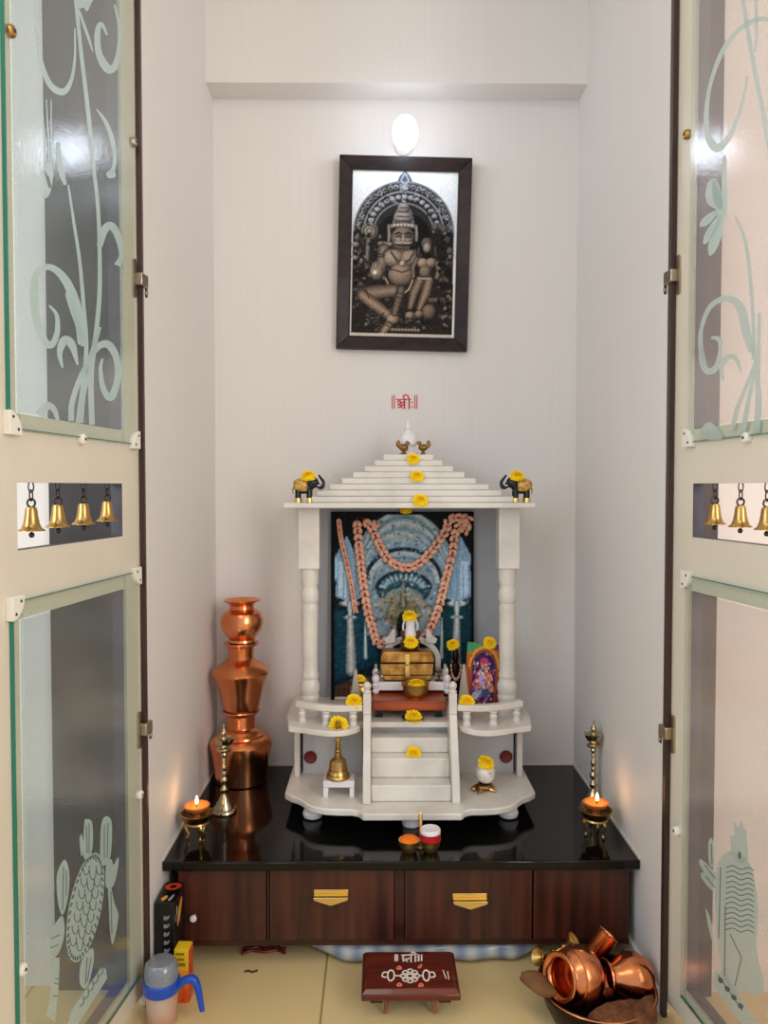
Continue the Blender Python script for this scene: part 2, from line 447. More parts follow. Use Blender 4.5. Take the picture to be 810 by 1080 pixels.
def dress_door(root, sg, gs0, gs1, glass, side):
    B = MB()
    for b in ((0, DS0, DB, DT), (DS1, DW, DB, DT), (DS0, DS1, DB, Z0), (DS0, DS1, Z1, Z2), (DS0, DS1, Z3, Z4), (DS0, DS1, Z5, DT)):
        x0, x1, y0, y1, z0, z1 = yb(b, -.022, 0, sg)
        B.box(x0, x1, y0, y1, z0, z1); B.m[-6:] = [1, 1, 0, 0, 1, 1]
        # outer edges beyond an opening join the next strip: only the bare cut edges stay dark
    B.build('door_leaf', [M['laminate'], M['edgeband']], root, smooth=False)
    panes = []
    for (z0, z1, nm) in ((Z4-.022, Z5+.02, 'upper'), (Z0-.02, Z1+.026, 'lower')):
        i0, i1 = (Z4, Z5) if nm == 'upper' else (Z0, Z1)      # textured field fills the opening, the border over the wood is clear
        g = MB().box(*yb((DS0+.001, DS1-.001, i0+.001, i1-.001), .001, .006, sg))
        p = g.build('glass_pane', glass, root, smooth=False)
        g = MB()
        for b in ((gs0, DS0+.001, z0, z1), (DS1-.001, gs1, z0, z1), (DS0+.001, DS1-.001, z0, i0+.001), (DS0+.001, DS1-.001, i1-.001, z1)): g.box(*yb(b, .001, .006, sg))
        g.build('clear_border', M['glassrim'], p, smooth=False)
        e = MB()
        e.box(*yb((gs1, gs1+.002, z0, z1), .0008, .0064, sg)).box(*yb((gs0, gs1, z0-.0012, z0), .001, .006, sg)).box(*yb((gs0, gs1, z1, z1+.0012), .001, .006, sg))
        e.build('glass_edge', M['glassedge'], p, smooth=False)
        panes.append(p)
    # concealed hinges
    for hz in (1.425, .558):
        h = MB()
        pr = [(.006+.0065*math.cos(t)+.006, (.03*(1 if math.sin(t) > 0 else -1))+.0065*math.sin(t)) for t in [2*PI*k/24 for k in range(24)]]
        T = Matrix.Translation((.004, 0, hz)) @ RXZ
        h.prism(pr, -.004 if sg > 0 else 0, 0 if sg > 0 else .004, M=T)
        hg = h.build('hinge', M['steel'], root)
        arm = MB().box(*yb((-.016, .014, hz-.012, hz+.012), .003, .016, sg)); arm.build('hinge_arm', M['steel'], hg, bev=.002)
        br = MB().box(*yb((-.024, -.013, hz-.028, hz+.004), -.002, .011, sg)); br.build('hinge_bracket', M['darksteel'], hg, bev=.002)
        MB().lathe([(.004, 0), (.003, .002)], c=(-.0185, .011*sg, hz-.02), M=Matrix.Rotation(-PI/2*sg, 4, 'X'), seg=10).build('hinge_screw', M['steel'], hg)
    return panes
def clip(root, s, z, sg, kind, m):
    """white plastic glass clip screwed on the door"""
    B = MB(); y = .0045
    if kind == 'round':
        B.lathe([(.009, 0), (.009, .007), (.007, .010), (0.0, .011)], c=(s, 0, z), M=Matrix.Rotation(-PI/2*sg, 4, 'X'), seg=16)
    else:
        dx, dz = kind      # corner: quarter round lying over the pane's corner
        pts = [(0, 0)]+[(.030*math.cos(t), .034*math.sin(t)) for t in [PI/2*k/8 for k in range(9)]]
        pts = [(s-dx*.010+dx*p[0], z-dz*.010+dz*p[1]) for p in pts]
        B.prism(pts, -.011 if sg > 0 else 0, 0 if sg > 0 else .011, M=RXZ)
    c = B.build('glass_clip', m, root, bev=.001)
    if kind == 'round': sc = [(s, z, .0105)]
    else: sc = [(s-dx*.002, z-dz*.002+dz*.017, .0105), (s-dx*.002+dx*.012, z-dz*.002, .0105)]
    for (u, v, w) in sc:
        MB().lathe([(.0028, 0), (.002, .0012)], c=(u, w*sg, v), M=Matrix.Rotation(-PI/2*sg, 4, 'X'), seg=10).build('clip_screw', M['screw'], c)
HLX, HLY, HRX, HRY = -.463, 1.494, .561, 1.462
dl, pdl = door('door_1', HLX, HLY, 7, 1, 'cream left door of the alcove standing open, with two glass panes')
dr, pdr = door('door_2', HRX, HRY, 7, -1, 'pale grey right door of the alcove standing open, with two glass panes')
pl_u, pl_l = dress_door(dl, 1, .024, .425, M['glassL'], 'l')
pr_u, pr_l = dress_door(dr, -1, .060, .425, M['glassR'], 'r')
for (px, py, k) in ((20, 447, (-1, 1)), (144, 466, (1, 1)), (84, 465, 'round'), (22, 637, (-1, -1)), (144, 604, (1, -1))):
    s_, z_ = pdl(px, py)
    if k == 'round': clip(dl, s_, Z4-.026, 1, k, M['white'])
    else: clip(dl, .424 if px < 80 else .026, (Z4-.022 if k[1] > 0 else Z1+.026), 1, k, M['white'])
for (px, py) in ((8, 33), (138, 150), (20, 1022), (145, 838)):
    s_, z_ = pdl(px, py); clip(dl, s_, z_, 1, 'round', M['steel'] if py == 150 else M['brass'] if px == 8 else M['white'])
for (k, s_, z_) in (((1, 1), .062, Z4-.022), ((1, -1), .062, Z1+.026)):
    clip(dr, s_, z_, -1, k, M['white'])
s_, z_ = pdr(790, 468); clip(dr, s_, Z4-.026, -1, 'round', M['white'])
for (px, py) in ((727, 142), (716, 876)):
    s_, z_ = pdr(px, py); clip(dr, s_, z_, -1, 'round', M['brass'] if py == 142 else M['white'])

# etched decoration on the panes
class Etch:
    def __init__(s, p2d, sg): s.p = p2d; s.sg = sg; s.B = MB(); s.lay = .0064
    def P(s, q):
        u, z = s.p(q[0], q[1], s.lay); return (u, s.lay*s.sg, z)
    def stroke(s, pts, w=4, mi=0, n=8):
        """pts (px, py[, width px])"""
        q = [(p[0], p[1], p[2] if len(p) > 2 else w) for p in pts]
        q = spline(q, n) if len(q) > 2 else q
        vs = []
        for i, p in enumerate(q):
            a = q[max(i-1, 0)]; b = q[min(i+1, len(q)-1)]
            tx, ty = b[0]-a[0], b[1]-a[1]; L = math.hypot(tx, ty) or 1
            nx, ny = -ty/L, tx/L; h = max(p[2], .3)/2
            vs.append(s.P((p[0]+nx*h, p[1]+ny*h))); vs.append(s.P((p[0]-nx*h, p[1]-ny*h)))
        fs = [(2*i, 2*i+1, 2*i+3, 2*i+2) for i in range(len(q)-1)]
        s.B.add(vs, fs, mi); return s
    def fill(s, pts, mi=0, smooth=True, n=5):
        q = spline(pts, n, True) if smooth else pts
        s.B.add([s.P(p) for p in q], [tuple(range(len(q)))], mi); return s
    def ell(s, cx, cy, rx, ry, rot=0, mi=0):
        a = math.radians(rot)
        pts = [(cx+rx*math.cos(t)*math.cos(a)-ry*math.sin(t)*math.sin(a), cy+rx*math.cos(t)*math.sin(a)+ry*math.sin(t)*math.cos(a)) for t in [2*PI*k/24 for k in range(24)]]
        return s.fill(pts, mi, False)
    def build(s, parent):
        return s.B.build('etched_motif', [M['etch'], M['etchline']], parent_fix(parent), smooth=False)
def parent_fix(p): return p
# left upper pane: climbing stems, scrolls and a flower bud
E = Etch(pdl, 1)
E.stroke([(80, 0, 4), (85, 50, 4), (92, 110, 4.5), (98, 170, 4), (103, 215, 4), (105, 260, 4), (105, 310, 4.5), (101, 355, 5), (96, 395, 6), (97, 448, 6)])
E.stroke([(72, 195, 2), (78, 235, 3), (84, 275, 3.5), (88, 320, 4), (91, 365, 4.5), (88, 400, 4), (82, 446, 5)])
E.stroke([(105, 345, 4), (96, 375, 5), (84, 400, 5.5), (76, 425, 6), (75, 444, 6)], 5)
E.stroke([(94, 390, 3), (88, 420, 4), (86, 446, 4)])
E.stroke([(36, 0, 2), (38, 30, 3), (42, 60, 4), (52, 88, 6), (66, 97, 7), (75, 85, 4), (79, 60, 2.5), (79, 30, 1.5)])
E.stroke([(113, 37, 2), (107, 25, 4), (103, 33, 6), (104, 55, 7), (113, 72, 9), (121, 70, 7), (125, 52, 4), (126, 30, 3), (121, 5, 2)])
E.stroke([(83, 10, 2), (88, 25, 3), (94, 42, 3), (98, 55, 1)])
E.fill([(80, 2), (88, -4), (98, -2), (96, 4), (92, 12), (88, 8), (84, 9)])
E.stroke([(102, 115, 1.5), (112, 130, 4), (119, 150, 5), (121, 170, 4), (117, 185, 5)])
E.fill([(112, 183), (119, 178), (122, 186), (115, 188)])
E.stroke([(62, 150, 4), (62, 165, 6), (65, 183, 6), (69, 195, 3)])
for i, (x0, x1) in enumerate(((44, 47), (49, 51), (54, 54))):
    E.stroke([(x0, 105, 1), (x1, 150, 1.5), (x1+1, 172, 2)])
E.fill([(52, 168), (56, 178), (55, 195), (51, 207), (46, 208), (43, 195), (46, 178)])
for k in range(3): E.stroke([(47+k*2, 180+k*3, 1), (52+k*1, 198, 1)], 1, 1)
E.stroke([(105, 260, 6), (110, 243, 8), (117, 238, 8), (124, 248, 7), (128, 268, 5), (124, 280, 7)])
E.stroke([(36, 310, 10), (38, 290, 7), (47, 282, 6), (58, 284, 7), (70, 297, 9), (79, 318, 10), (84, 340, 9), (88, 365, 5)])
E.fill([(69, 310), (74, 312), (79, 325), (84, 343), (88, 352), (86, 362), (82, 362), (80, 345), (74, 328)])
E.stroke([(36, 310, 10), (38, 335, 9), (46, 358, 8), (54, 364, 7), (60, 352, 6), (60, 333, 4), (52, 322, 2)])
E.stroke([(66, 388, 2), (63, 372, 6), (68, 359, 9), (76, 364, 8), (82, 385, 2)])
E.stroke([(100, 372, 3), (106, 364, 7), (115, 364, 8), (123, 378, 7), (124, 400, 7), (117, 419, 8), (109, 410, 6), (106, 390, 4), (108, 378, 2)])
E.stroke([(42, 438, 12), (50, 428, 8), (57, 432, 6), (61, 443, 4)])
E.build(pl_u)
# left lower pane: a tortoise with emblems round it
E = Etch(pdl, 1)
E.ell(90, 957, 17, 59, 11)
E.lay = .0067
for k in range(40):
    t = 2*PI*k/40; a = math.radians(11)
    x = 15*math.cos(t); y = 55*math.sin(t)
    cx, cy = 90+x*math.cos(a)-y*math.sin(a), 957+x*math.sin(a)+y*math.cos(a)
    E.stroke([(cx-.9*math.cos(t), cy-2.2), (cx+.9*math.cos(t), cy+2.2)], 1.7, 1)
def scale(cx, cy, w, h): E.stroke([(cx-w, cy-h), (cx-w*.8, cy+h*.3), (cx, cy+h), (cx+w*.8, cy+h*.3), (cx+w, cy-h)], 1, 1, 4)
for r in range(7):
    cy = 918+r*12.5; off = -(r-3)*2.3
    for c in (-1, 0, 1): scale(91+off+c*7+(3.5 if r % 2 else 0)*0, cy+(5 if c == 0 else 0), 3.4, 5)
E.stroke([(90, 909), (96, 904), (103, 909)], 1, 1)
E.lay = .0064
E.fill([(88, 903), (89, 868), (91, 864), (97, 867), (98, 888), (95, 903)]); E.fill([(86, 903), (84, 886), (86, 880), (88, 892)])
E.fill([(106, 907), (107, 870), (112, 861), (118, 868), (117, 900), (112, 912)])
E.fill([(112, 935), (112, 912), (117, 906), (120, 912), (125, 904), (124, 918), (119, 935)])
E.fill([(114, 935), (117, 935), (121, 953), (125, 967), (119, 996), (116, 980), (115, 955)])
E.fill([(60, 925), (64, 912), (69, 907), (73, 920), (72, 945), (66, 965), (61, 950)])
E.fill([(52, 985), (58, 975), (66, 966), (68, 985), (62, 1005), (54, 1010), (50, 995)])
E.fill([(57, 1010), (63, 1010), (62, 1040), (58, 1078), (49, 1070), (54, 1045)], 0, False)
E.fill([(86, 1014), (97, 1000), (99, 1012), (94, 1036), (89, 1043), (84, 1035)])
E.fill([(107, 1020), (112, 1022), (113, 1032), (80, 1084), (70, 1084), (76, 1065)], 0, False)
E.lay = .0067
for q in (((91, 870), (92, 900)), ((94, 868), (94, 900)), ((110, 870), (110, 905)), ((114, 868), (113, 905)), ((67, 914), (66, 960)), ((70, 918), (70, 945)), ((117, 940), (118, 985)), ((58, 1032), (63, 1033)), ((57, 1037), (62, 1038)), ((56, 1050), (61, 1051)), ((92, 1010), (90, 1038)), ((96, 1010), (92, 1036)), ((54, 990), (63, 986)), ((53, 1000), (62, 996))):
    E.stroke(list(q), .9, 1)
for k in range(5): E.stroke([(84+k*5, 1062-k*8), (88+k*5, 1058-k*8), (88+k*5, 1050-k*8)], 1, 1)
E.build(pl_l)
# right upper pane
E = Etch(pdr, -1)
E.stroke([(783, -2, 4), (790, 40, 5), (798, 85, 5), (806, 125, 5), (813, 170, 5)])
E.stroke([(797, -2, 4), (798, 40, 3), (796, 55, 2)])
E.stroke([(822, 26, 5), (806, 20, 5), (790, 24, 6), (775, 36, 5), (760, 58, 5), (749, 90, 4), (745, 120, 5), (747, 145, 7), (756, 156, 9), (767, 147, 6), (778, 125, 4), (786, 95, 2.5), (788, 80, 1.5)])
E.fill([(762, 172), (766, 168), (767, 225), (761, 222)])
for (a, b, c) in (((752, 190), (760, 220), 9), ((757, 222), (739, 238), 8), ((760, 226), (743, 256), 8), ((763, 226), (749, 268), 10)):
    dx, dy = b[0]-a[0], b[1]-a[1]; L = math.hypot(dx, dy); nx, ny = -dy/L, dx/L
    E.fill([a, (a[0]+dx*.35+nx*c*.45, a[1]+dy*.35+ny*c*.45), (a[0]+dx*.8+nx*c*.5, a[1]+dy*.8+ny*c*.5), (b[0]+dx*.05, b[1]+dy*.05), (a[0]+dx*.8-nx*c*.5, a[1]+dy*.8-ny*c*.5), (a[0]+dx*.35-nx*c*.45, a[1]+dy*.35-ny*c*.45)])
E.fill([(744, 205), (747, 192), (754, 188), (760, 200), (760, 220), (752, 219), (746, 214)])
E.ell(758, 224, 4, 6)
E.stroke([(775, 228, 2), (785, 250, 3.5), (790, 280, 4), (793, 315, 4), (795, 350, 4), (795, 380, 5)])
E.stroke([(801, 330, 3), (800, 370, 5), (799, 400, 6), (800, 430, 7), (797, 456, 8)])
E.stroke([(797, 380, 3), (788, 405, 4), (778, 430, 5), (772, 453, 5)]); E.stroke([(796, 390, 3), (790, 420, 5), (784, 454, 6)])
E.stroke([(744, 385, 3), (739, 365, 5), (740, 345, 4), (748, 325, 5), (760, 316, 6), (772, 316, 8), (782, 327, 10), (787, 350, 10), (793, 372, 6)])
E.stroke([(739, 365, 5), (741, 384, 6), (748, 392, 7), (756, 386, 6), (760, 370, 5), (758, 358, 5), (750, 356, 3)])
E.stroke([(763, 402, 2), (761, 388, 5), (767, 377, 6), (776, 378, 5), (782, 393, 2)])
E.fill([(738, 460), (742, 449), (749, 445), (757, 452), (762, 462), (750, 464)])
E.build(pr_u)
# right lower pane: a crested bird with a scaled body
E = Etch(pdr, -1)
E.fill([(754, 930), (760, 905), (772, 898), (786, 905), (794, 920), (800, 960), (798, 1000), (806, 1040), (795, 1050), (785, 1045), (775, 1050), (765, 1035), (757, 1000)])
E.fill([(771, 900), (770, 880), (774, 882), (774, 866), (779, 872), (782, 864), (785, 874), (788, 876), (788, 892), (790, 905), (780, 914)], 0, False)
E.fill([(748, 912), (747, 890), (750, 884), (753, 892), (753, 912)]); E.fill([(750, 930), (738, 912), (739, 906), (748, 914), (756, 924)]); E.fill([(752, 940), (740, 926), (741, 920), (752, 928)])
E.fill([(744, 960), (748, 965), (752, 985), (750, 990)]); E.fill([(753, 1025), (762, 1022), (800, 1080), (782, 1080), (752, 1040)], 0, False)
E.lay = .0067
E.ell(780, 902, 1.6, 4, 0, 1)
for k in range(13):
    y = 915+k*5.5
    E.stroke([(766-k*.2, y), (773, y-2), (781, y+2), (789, y), (795, y+3)], 1, 1, 4)
for q in (((750, 890), (751, 912)), ((743, 912), (754, 926)), ((744, 924), (754, 936)), ((760, 915), (758, 990)), ((770, 985), (782, 1010)), ((782, 1010), (775, 1040)), ((757, 1028), (783, 1066)), ((765, 955), (764, 1030))):
    E.stroke(list(q), 1, 1)
for k in range(4): E.ell(760+k*7, 1034+k*9, 2.5, 3.5, -40, 1)
E.build(pr_l)

# ------------------------------------------------------------------ bells hanging in the doors
bell_prof = [(.0035, .036), (.007, .035), (.0085, .031), (.0095, .022), (.0115, .011), (.0145, .004), (.0185, .0015), (.0190, 0), (.0165, 0), (.012, .004), (.009, .02), (.0, .030)]
def hanging_bell(root, p2d, sg, px, py_rim, label, group):
    s_, _ = p2d(px, 540, -.010)
    w = root.matrix_basis if False else (Matrix.Translation(root.location) @ root.rotation_euler.to_matrix().to_4x4())
    zr = p2d(px, py_rim, -.010)[1]
    base = w @ Vector((s_, -.010*sg, zr))
    t = thing('hanging_bell', label, 'bell', base, (0, 0, root.rotation_euler.z), group)
    MB().lathe(bell_prof, seg=28, cap=False).build('bell_body', M['brass'], t, ang=50)
    MB().ring((0, 0, .0415), .0062, .0016, M=Matrix.Rotation(PI/2, 4, 'Z')).build('loop', M['darksteel'], t)
    top = Z3-zr; y0 = .0465; n = 2; h = (top-y0)/n+.004
    for k in range(n):
        c = y0+(k+.5)*(top-y0)/n
        pts = [(math.cos(a)*.0042*(1 if k % 2 == 0 else 0), math.cos(a)*.0042*(0 if k % 2 == 0 else 1), c+math.sin(a)*h/2) for a in [2*PI*i/16 for i in range(16)]]
        MB().tube(pts, .0011, 6, closed=True).build('chain_link', M['darksteel'], t)
    MB().tube([(0, 0, .028), (0, 0, -.003)], .0012).ell((0, 0, -.006), .0042).build('clapper', M['darksteel'], t)
for px, py, w in ((33, 560, 'nearest to the outer edge, beside the bright strip'), (61, 556, 'second from the outer edge'), (88, 553, 'third from the outer edge'), (113, 549.5, 'nearest to the hinges')):
    hanging_bell(dl, pdl, 1, px, py, 'brass bell in the left door slot, '+w, 'bells in the left door')
for px, py, w in ((754, 553, 'nearest to the hinges, in front of the dark strip'), (781, 556, 'in the middle, against the pale wall'), (809, 559, 'cut off by the picture edge')):
    hanging_bell(dr, pdr, -1, px, py, 'brass bell in right door slot, '+w, 'bells in the right door')
# ------------------------------------------------------------------ wall lamp
t = thing('wall_lamp', 'glowing white bulb lamp on the back wall above the framed picture', 'lamp', (X(427, 2.02), YB, Z(140, 2.018)))
MB().lathe([(.026, 0), (.026, .008), (.018, .014), (.016, .09)], M=Matrix.Translation((0, 0, .018)) @ Matrix.Rotation(PI/2, 4, 'X'), seg=24).build('lamp_base', M['white'], t)
MB().ell((0, -.122, 0), (.033, .036, .044), 24, 16).build('bulb', M['bulb'], t)

# ------------------------------------------------------------------ worktop and cabinet
PYD[0] = 950
t = tag(MB().box(XL+.001, XR-.001, 1.583, YB-.001, CT-.02, CT).build('granite_worktop', M['granite'], bev=.003), 'glossy black granite worktop across the alcove', 'worktop')
CF = 1.606
t = thing('puja_cabinet', 'low dark walnut cabinet with two drawers under the black worktop', 'cabinet', (0, 0, 0))
cx0, cx1, cz0, cz1 = X(187, CF), X(664, CF), .052, CT-.0205
MB().box(cx0, cx1, CF+.018, YB-.01, cz0, cz1).box(cx0, cx1, CF+.004, CF+.018, cz0, cz0+.013).box(cx0, cx1, CF+.004, CF+.018, cz1-.006, cz1).build('carcass', M['cabframe'], t)
def front(nm, a, b, y=CF):
    return MB().box(X(a, CF), X(b, CF), y, CF+.018, cz0+.0135, cz1-.0065).build(nm, M['cabwood'], t, bev=.0012)
fd = front('door', 188, 280.5); 
MB().lathe([(.003, 0), (.003, .006), (.0065, .009), (.0075, .012), (.0055, .0155), (0, .0165)], M=Matrix.Rotation(PI/2, 4, 'X'), seg=14).build('knob', M['pearl'], fd, loc=(X(205, CF), CF, Z(965, CF)))
MB().box(X(281.5, CF), X(283.5, CF), CF+.004, CF+.018, cz0+.0135, cz1-.0065).build('stile', M['cabframe'], t)
MB().box(X(416.5, CF), X(426, CF), CF+.002, CF+.018, cz0+.0135, cz1-.0065).build('stile', M['cabframe'], t)
for (a, b, hx, hy) in ((284.5, 415.5, 349, 949), (427, 561, 496, 953)):
    fd = front('drawer', a, b)
    q = atY(hx, hy, CF-.01)
    # gold pull: flat lip on top and a shallow pointed apron
    w = .0365
    H = MB(); pr = [(-w, .006), (w, .006), (w, .0005), (w*.9, -.002), (0, -.0125), (-w*.9, -.002), (-w, .0005)]
    H.prism(pr, .012, .017, M=RXZ)
    H.prism([(-w, -.019), (w, -.019), (w, 0), (-w, 0)], .004, .006)
    H.prism([(-w, .006), (w, .006), (w, .014), (-w, .014)], -.0005, .0015, M=RXZ)
    H.build('handle', M['gold'], fd, loc=(q.x, CF-.0005, q.z+.003), bev=.0008)
front('side_panel', 563, 663.5)

# ------------------------------------------------------------------ wrapped plastic bundle in the gap below the cabinet
B = MB(); r_ = random.Random(3)
nx, na = 60, 14
vs = []; fs = []
for i in range(nx+1):
    u = i/nx; x = -.17+u*.55
    for k in range(na):
        a = 2*PI*k/na
        e = min(1, 6*u, 6*(1-u))**.5 if 0 < u < 1 else .15
        ry = .085*e*(1+.06*math.sin(9*u*PI+k)); rz = .022*e*(1+.10*math.sin(13*u+2.1*k)+.05*r_.random())
        ca, sa = math.cos(a), math.sin(a)
        vs.append((x, 1.705+ry*math.copysign(abs(ca)**.6, ca), max(.0005, .0245+rz*math.copysign(abs(sa)**.6, sa))))
for i in range(nx):
    for k in range(na):
        k2 = (k+1) % na; fs.append((i*na+k, i*na+k2, (i+1)*na+k2, (i+1)*na+k))
fs.append(tuple(range(na-1, -1, -1))); fs.append(tuple(nx*na+k for k in range(na)))
B.add(vs, fs)
PYD[0] = 1020
tag(B.build('plastic_bundle', M['bag'], ang=80), 'striped blue and white plastic bundle lying under the dark cabinet', 'plastic bag')
B = MB(); pts = spline([(0, 0, .0035), (.02, .012, .0035), (.05, .006, .004), (.075, .014, .0035), (.095, .002, .0035)], 5)
B.tube(pts, [.0035]*len(pts)); B.tube([(p[0], p[1]+.012+.004*math.sin(i), p[2]) for i, p in enumerate(pts)], .0034)
tag(B.build('red_cloth_strip', M['rosette'], loc=(X(255, 1.66), 1.66, 0)), 'dark red cloth strip in the shade under the cabinet\'s left side', 'cloth')
B = MB().tube(spline([(0, 0, .002), (.008, .002, .003), (.016, -.001, .002), (.027, .003, .003)], 4), .002)
q = atY(268, 1021, 1.64)
tag(B.build('dry_twig', M['wick'], loc=(X(258, 1.60), 1.60, 0)), 'small dark twig lying on the floor before the cabinet', 'twig')

PYD[0] = 250
# ------------------------------------------------------------------ framed black and white picture
P = Print(145, 160, 640, 925, 150, 232, (214, 214, 220))
P.vgrad((206, 212, 226), (150, 146, 140), 160, 925)
# arch slab
P.ell(390, 440, 232, 232, (52, 52, 55)); P.poly([(158, 440), (622, 440), (625, 900), (150, 900)], (46, 43, 41))
P.poly([(352, 220), (365, 185), (390, 160), (415, 185), (430, 220)], (84, 90, 100))
for k in range(23):
    a = math.radians(6+k*7.3); x, y = 390+208*math.cos(a), 440-208*math.sin(a)
    P.ell(x, y, 17, 13, (112, 114, 118), -math.degrees(a)+90, lit=.9); P.ell(x, y, 6, 5, (40, 40, 42))
P.ringe(390, 440, 184, 184, 7, (140, 142, 146), 0, 180); P.ringe(390, 440, 228, 228, 6, (120, 124, 130), 0, 180)
for k in range(17):
    a = math.radians(8+k*10.2); x, y = 390+160*math.cos(a), 440-160*math.sin(a)
    P.ell(x, y, 15, 12, (126, 128, 132), 0, lit=.9)
P.ringe(390, 440, 138, 132, 6, (132, 132, 134), 0, 180)
P.ell(390, 445, 118, 92, (20, 19, 19)); P.poly([(272, 440), (508, 440), (520, 560), (262, 560)], (30, 28, 27))
P.stroke([(390, 170), (372, 205), (390, 225), (408, 205), (390, 170)], 7, (150, 156, 166)); P.ell(390, 240, 16, 16, (120, 124, 130), lit=1)
# discus and back hands
P.ell(233, 437, 40, 40, (120, 116, 112), lit=.5); P.ringe(233, 437, 27, 27, 5, (60, 58, 56)); P.ringe(233, 437, 13, 13, 4, (66, 64, 62))
P.stroke([(228, 475, 24), (224, 540, 22), (222, 600, 22)], 22, (104, 98, 94), lit=1)
P.stroke([(280, 492, 22), (330, 494, 24)], 22, (116, 110, 106), lit=1)
for (x, y) in ((170, 500), (182, 530), (170, 560), (196, 575), (182, 470)): P.ell(x, y, 18, 13, (110, 106, 102), lit=1)
for (x, y) in ((590, 470), (606, 520), (575, 470), (600, 590), (590, 660), (560, 700), (555, 410), (535, 412), (575, 420)): P.ell(x, y, 16, 18, (84, 80, 77), lit=1)
# seat
P.poly([(150, 690), (625, 690), (625, 905), (150, 905)], (52, 47, 43)); P.stroke([(520, 745), (615, 740)], 26, (92, 84, 78), lit=1)
r_ = random.Random(21)
for k in range(150):
    x_, y_p = r_.uniform(160, 615), r_.uniform(450, 890)
    P.ell(x_, y_p, r_.uniform(6, 15), r_.uniform(5, 12), r_.choice(((70, 66, 62), (86, 80, 75), (40, 37, 35), (58, 54, 51))), r_.uniform(0, 180), lit=.8)
# crown
P.poly([(336, 415), (342, 372), (352, 345), (368, 318), (388, 288), (408, 318), (424, 345), (434, 372), (438, 415)], (112, 108, 106))
P.ell(387, 330, 28, 26, (122, 119, 117), lit=.9); P.ell(387, 372, 44, 34, (122, 119, 117), lit=.9)
P.stroke([(334, 412), (387, 402), (440, 412)], 22, (126, 120, 116), lit=.9)
for k in range(6): P.ell(348+k*16, 408, 6, 7, (160, 154, 148), lit=1)
for k in range(4): P.stroke([(352+k*6, 388-k*20), (422-k*6, 388-k*20)], 5, (66, 63, 62))
P.stroke([(320, 410, 14), (324, 460, 20), (322, 480, 14)], 16, (118, 112, 108), lit=1); P.stroke([(448, 410, 14), (450, 455, 18), (450, 475, 14)], 16, (118, 112, 108), lit=1)
# face
P.ell(388, 466, 54, 54, (104, 96, 92), lit=.9); P.ell(388, 492, 44, 26, (116, 107, 101), lit=1)
P.stroke([(350, 450, 5), (368, 441, 8), (382, 450, 5)], 6, (30, 27, 26)); P.stroke([(394, 450, 5), (410, 441, 8), (428, 450, 5)], 6, (30, 27, 26))
P.stroke([(354, 461, 3), (367, 456, 7), (380, 462, 3)], 6, (44, 40, 38)); P.stroke([(398, 462, 3), (411, 456, 7), (424, 461, 3)], 6, (44, 40, 38))
P.stroke([(356, 470, 3), (368, 473, 5), (380, 469, 3)], 4, (150, 140, 132)); P.stroke([(398, 469, 3), (410, 473, 5), (422, 470, 3)], 4, (150, 140, 132))
P.stroke([(388, 448, 9), (388, 476, 20)], 16, (138, 129, 122), lit=1); P.ell(379, 477, 6, 4, (120, 110, 102)); P.ell(397, 477, 6, 4, (120, 110, 102))
P.stroke([(348, 484, 5), (366, 488, 11), (388, 484, 10), (410, 488, 11), (430, 484, 5)], 8, (146, 137, 128), lit=1); P.stroke([(352, 497, 4), (388, 500, 9), (426, 497, 4)], 6, (22, 19, 18)); P.stroke([(362, 511), (388, 516), (414, 511)], 9, (112, 103, 96), lit=1)
# torso
P.stroke([(300, 520, 56), (292, 580, 50), (288, 620, 40)], 50, (112, 102, 95), lit=1)
P.stroke([(326, 545, 64), (388, 552, 80), (446, 545, 60)], 70, (116, 105, 97), lit=.9)
P.ell(348, 560, 50, 40, (124, 113, 104), lit=1); P.ell(424, 558, 46, 38, (118, 107, 98), lit=1)
P.ell(385, 635, 62, 52, (116, 104, 95), lit=1)
P.stroke([(335, 532), (360, 566), (388, 580), (420, 566), (440, 532)], 10, (74, 67, 62)); P.ell(388, 582, 14, 14, (140, 128, 118), lit=1)
P.stroke([(312, 610), (350, 612), (388, 622), (430, 606), (446, 606)], 6, (66, 59, 54))
P.ell(270, 622, 31, 40, (122, 112, 104), lit=1)
for k in range(4): P.stroke([(252+k*12, 606, 9), (252+k*11, 574+abs(k-1.5)*5, 7)], 8, (130, 119, 110), lit=1)
P.ell(264, 628, 12, 12, (170, 160, 150), lit=1)
P.stroke([(310, 650, 8), (336, 700, 10), (375, 735, 10), (420, 700, 10), (438, 655, 8)], 9, (148, 134, 122), lit=1)
# legs
P.stroke([(350, 705, 60), (270, 715, 70), (205, 725, 60)], 60, (112, 100, 90), lit=1); P.stroke([(205, 730, 50), (260, 770, 58), (330, 820, 44)], 50, (120, 106, 95), lit=1)
P.stroke([(345, 830, 40), (330, 865, 40), (300, 900, 36)], 40, (122, 107, 95), lit=1); P.ell(350, 838, 30, 24, (126, 110, 97), lit=1)
P.stroke([(384, 700, 40), (370, 760, 40), (356, 810, 30)], 40, (98, 88, 79), lit=1)
for k in range(7): P.stroke([(240+k*8, 800+k*16), (262+k*6, 797+k*16)], 6, (88, 79, 71), lit=1)
for k in range(4): P.stroke([(365+k*3, 715+k*22), (400-k*2, 720+k*22)], 4, (58, 51, 46))
for (a, b) in (((222, 705), (236, 742)), ((308, 808), (292, 828)), ((330, 852), (348, 862)), ((322, 866), (342, 876)), ((276, 540), (306, 546)), ((274, 552), (304, 556))): P.stroke([a, b], 4, (40, 35, 32))
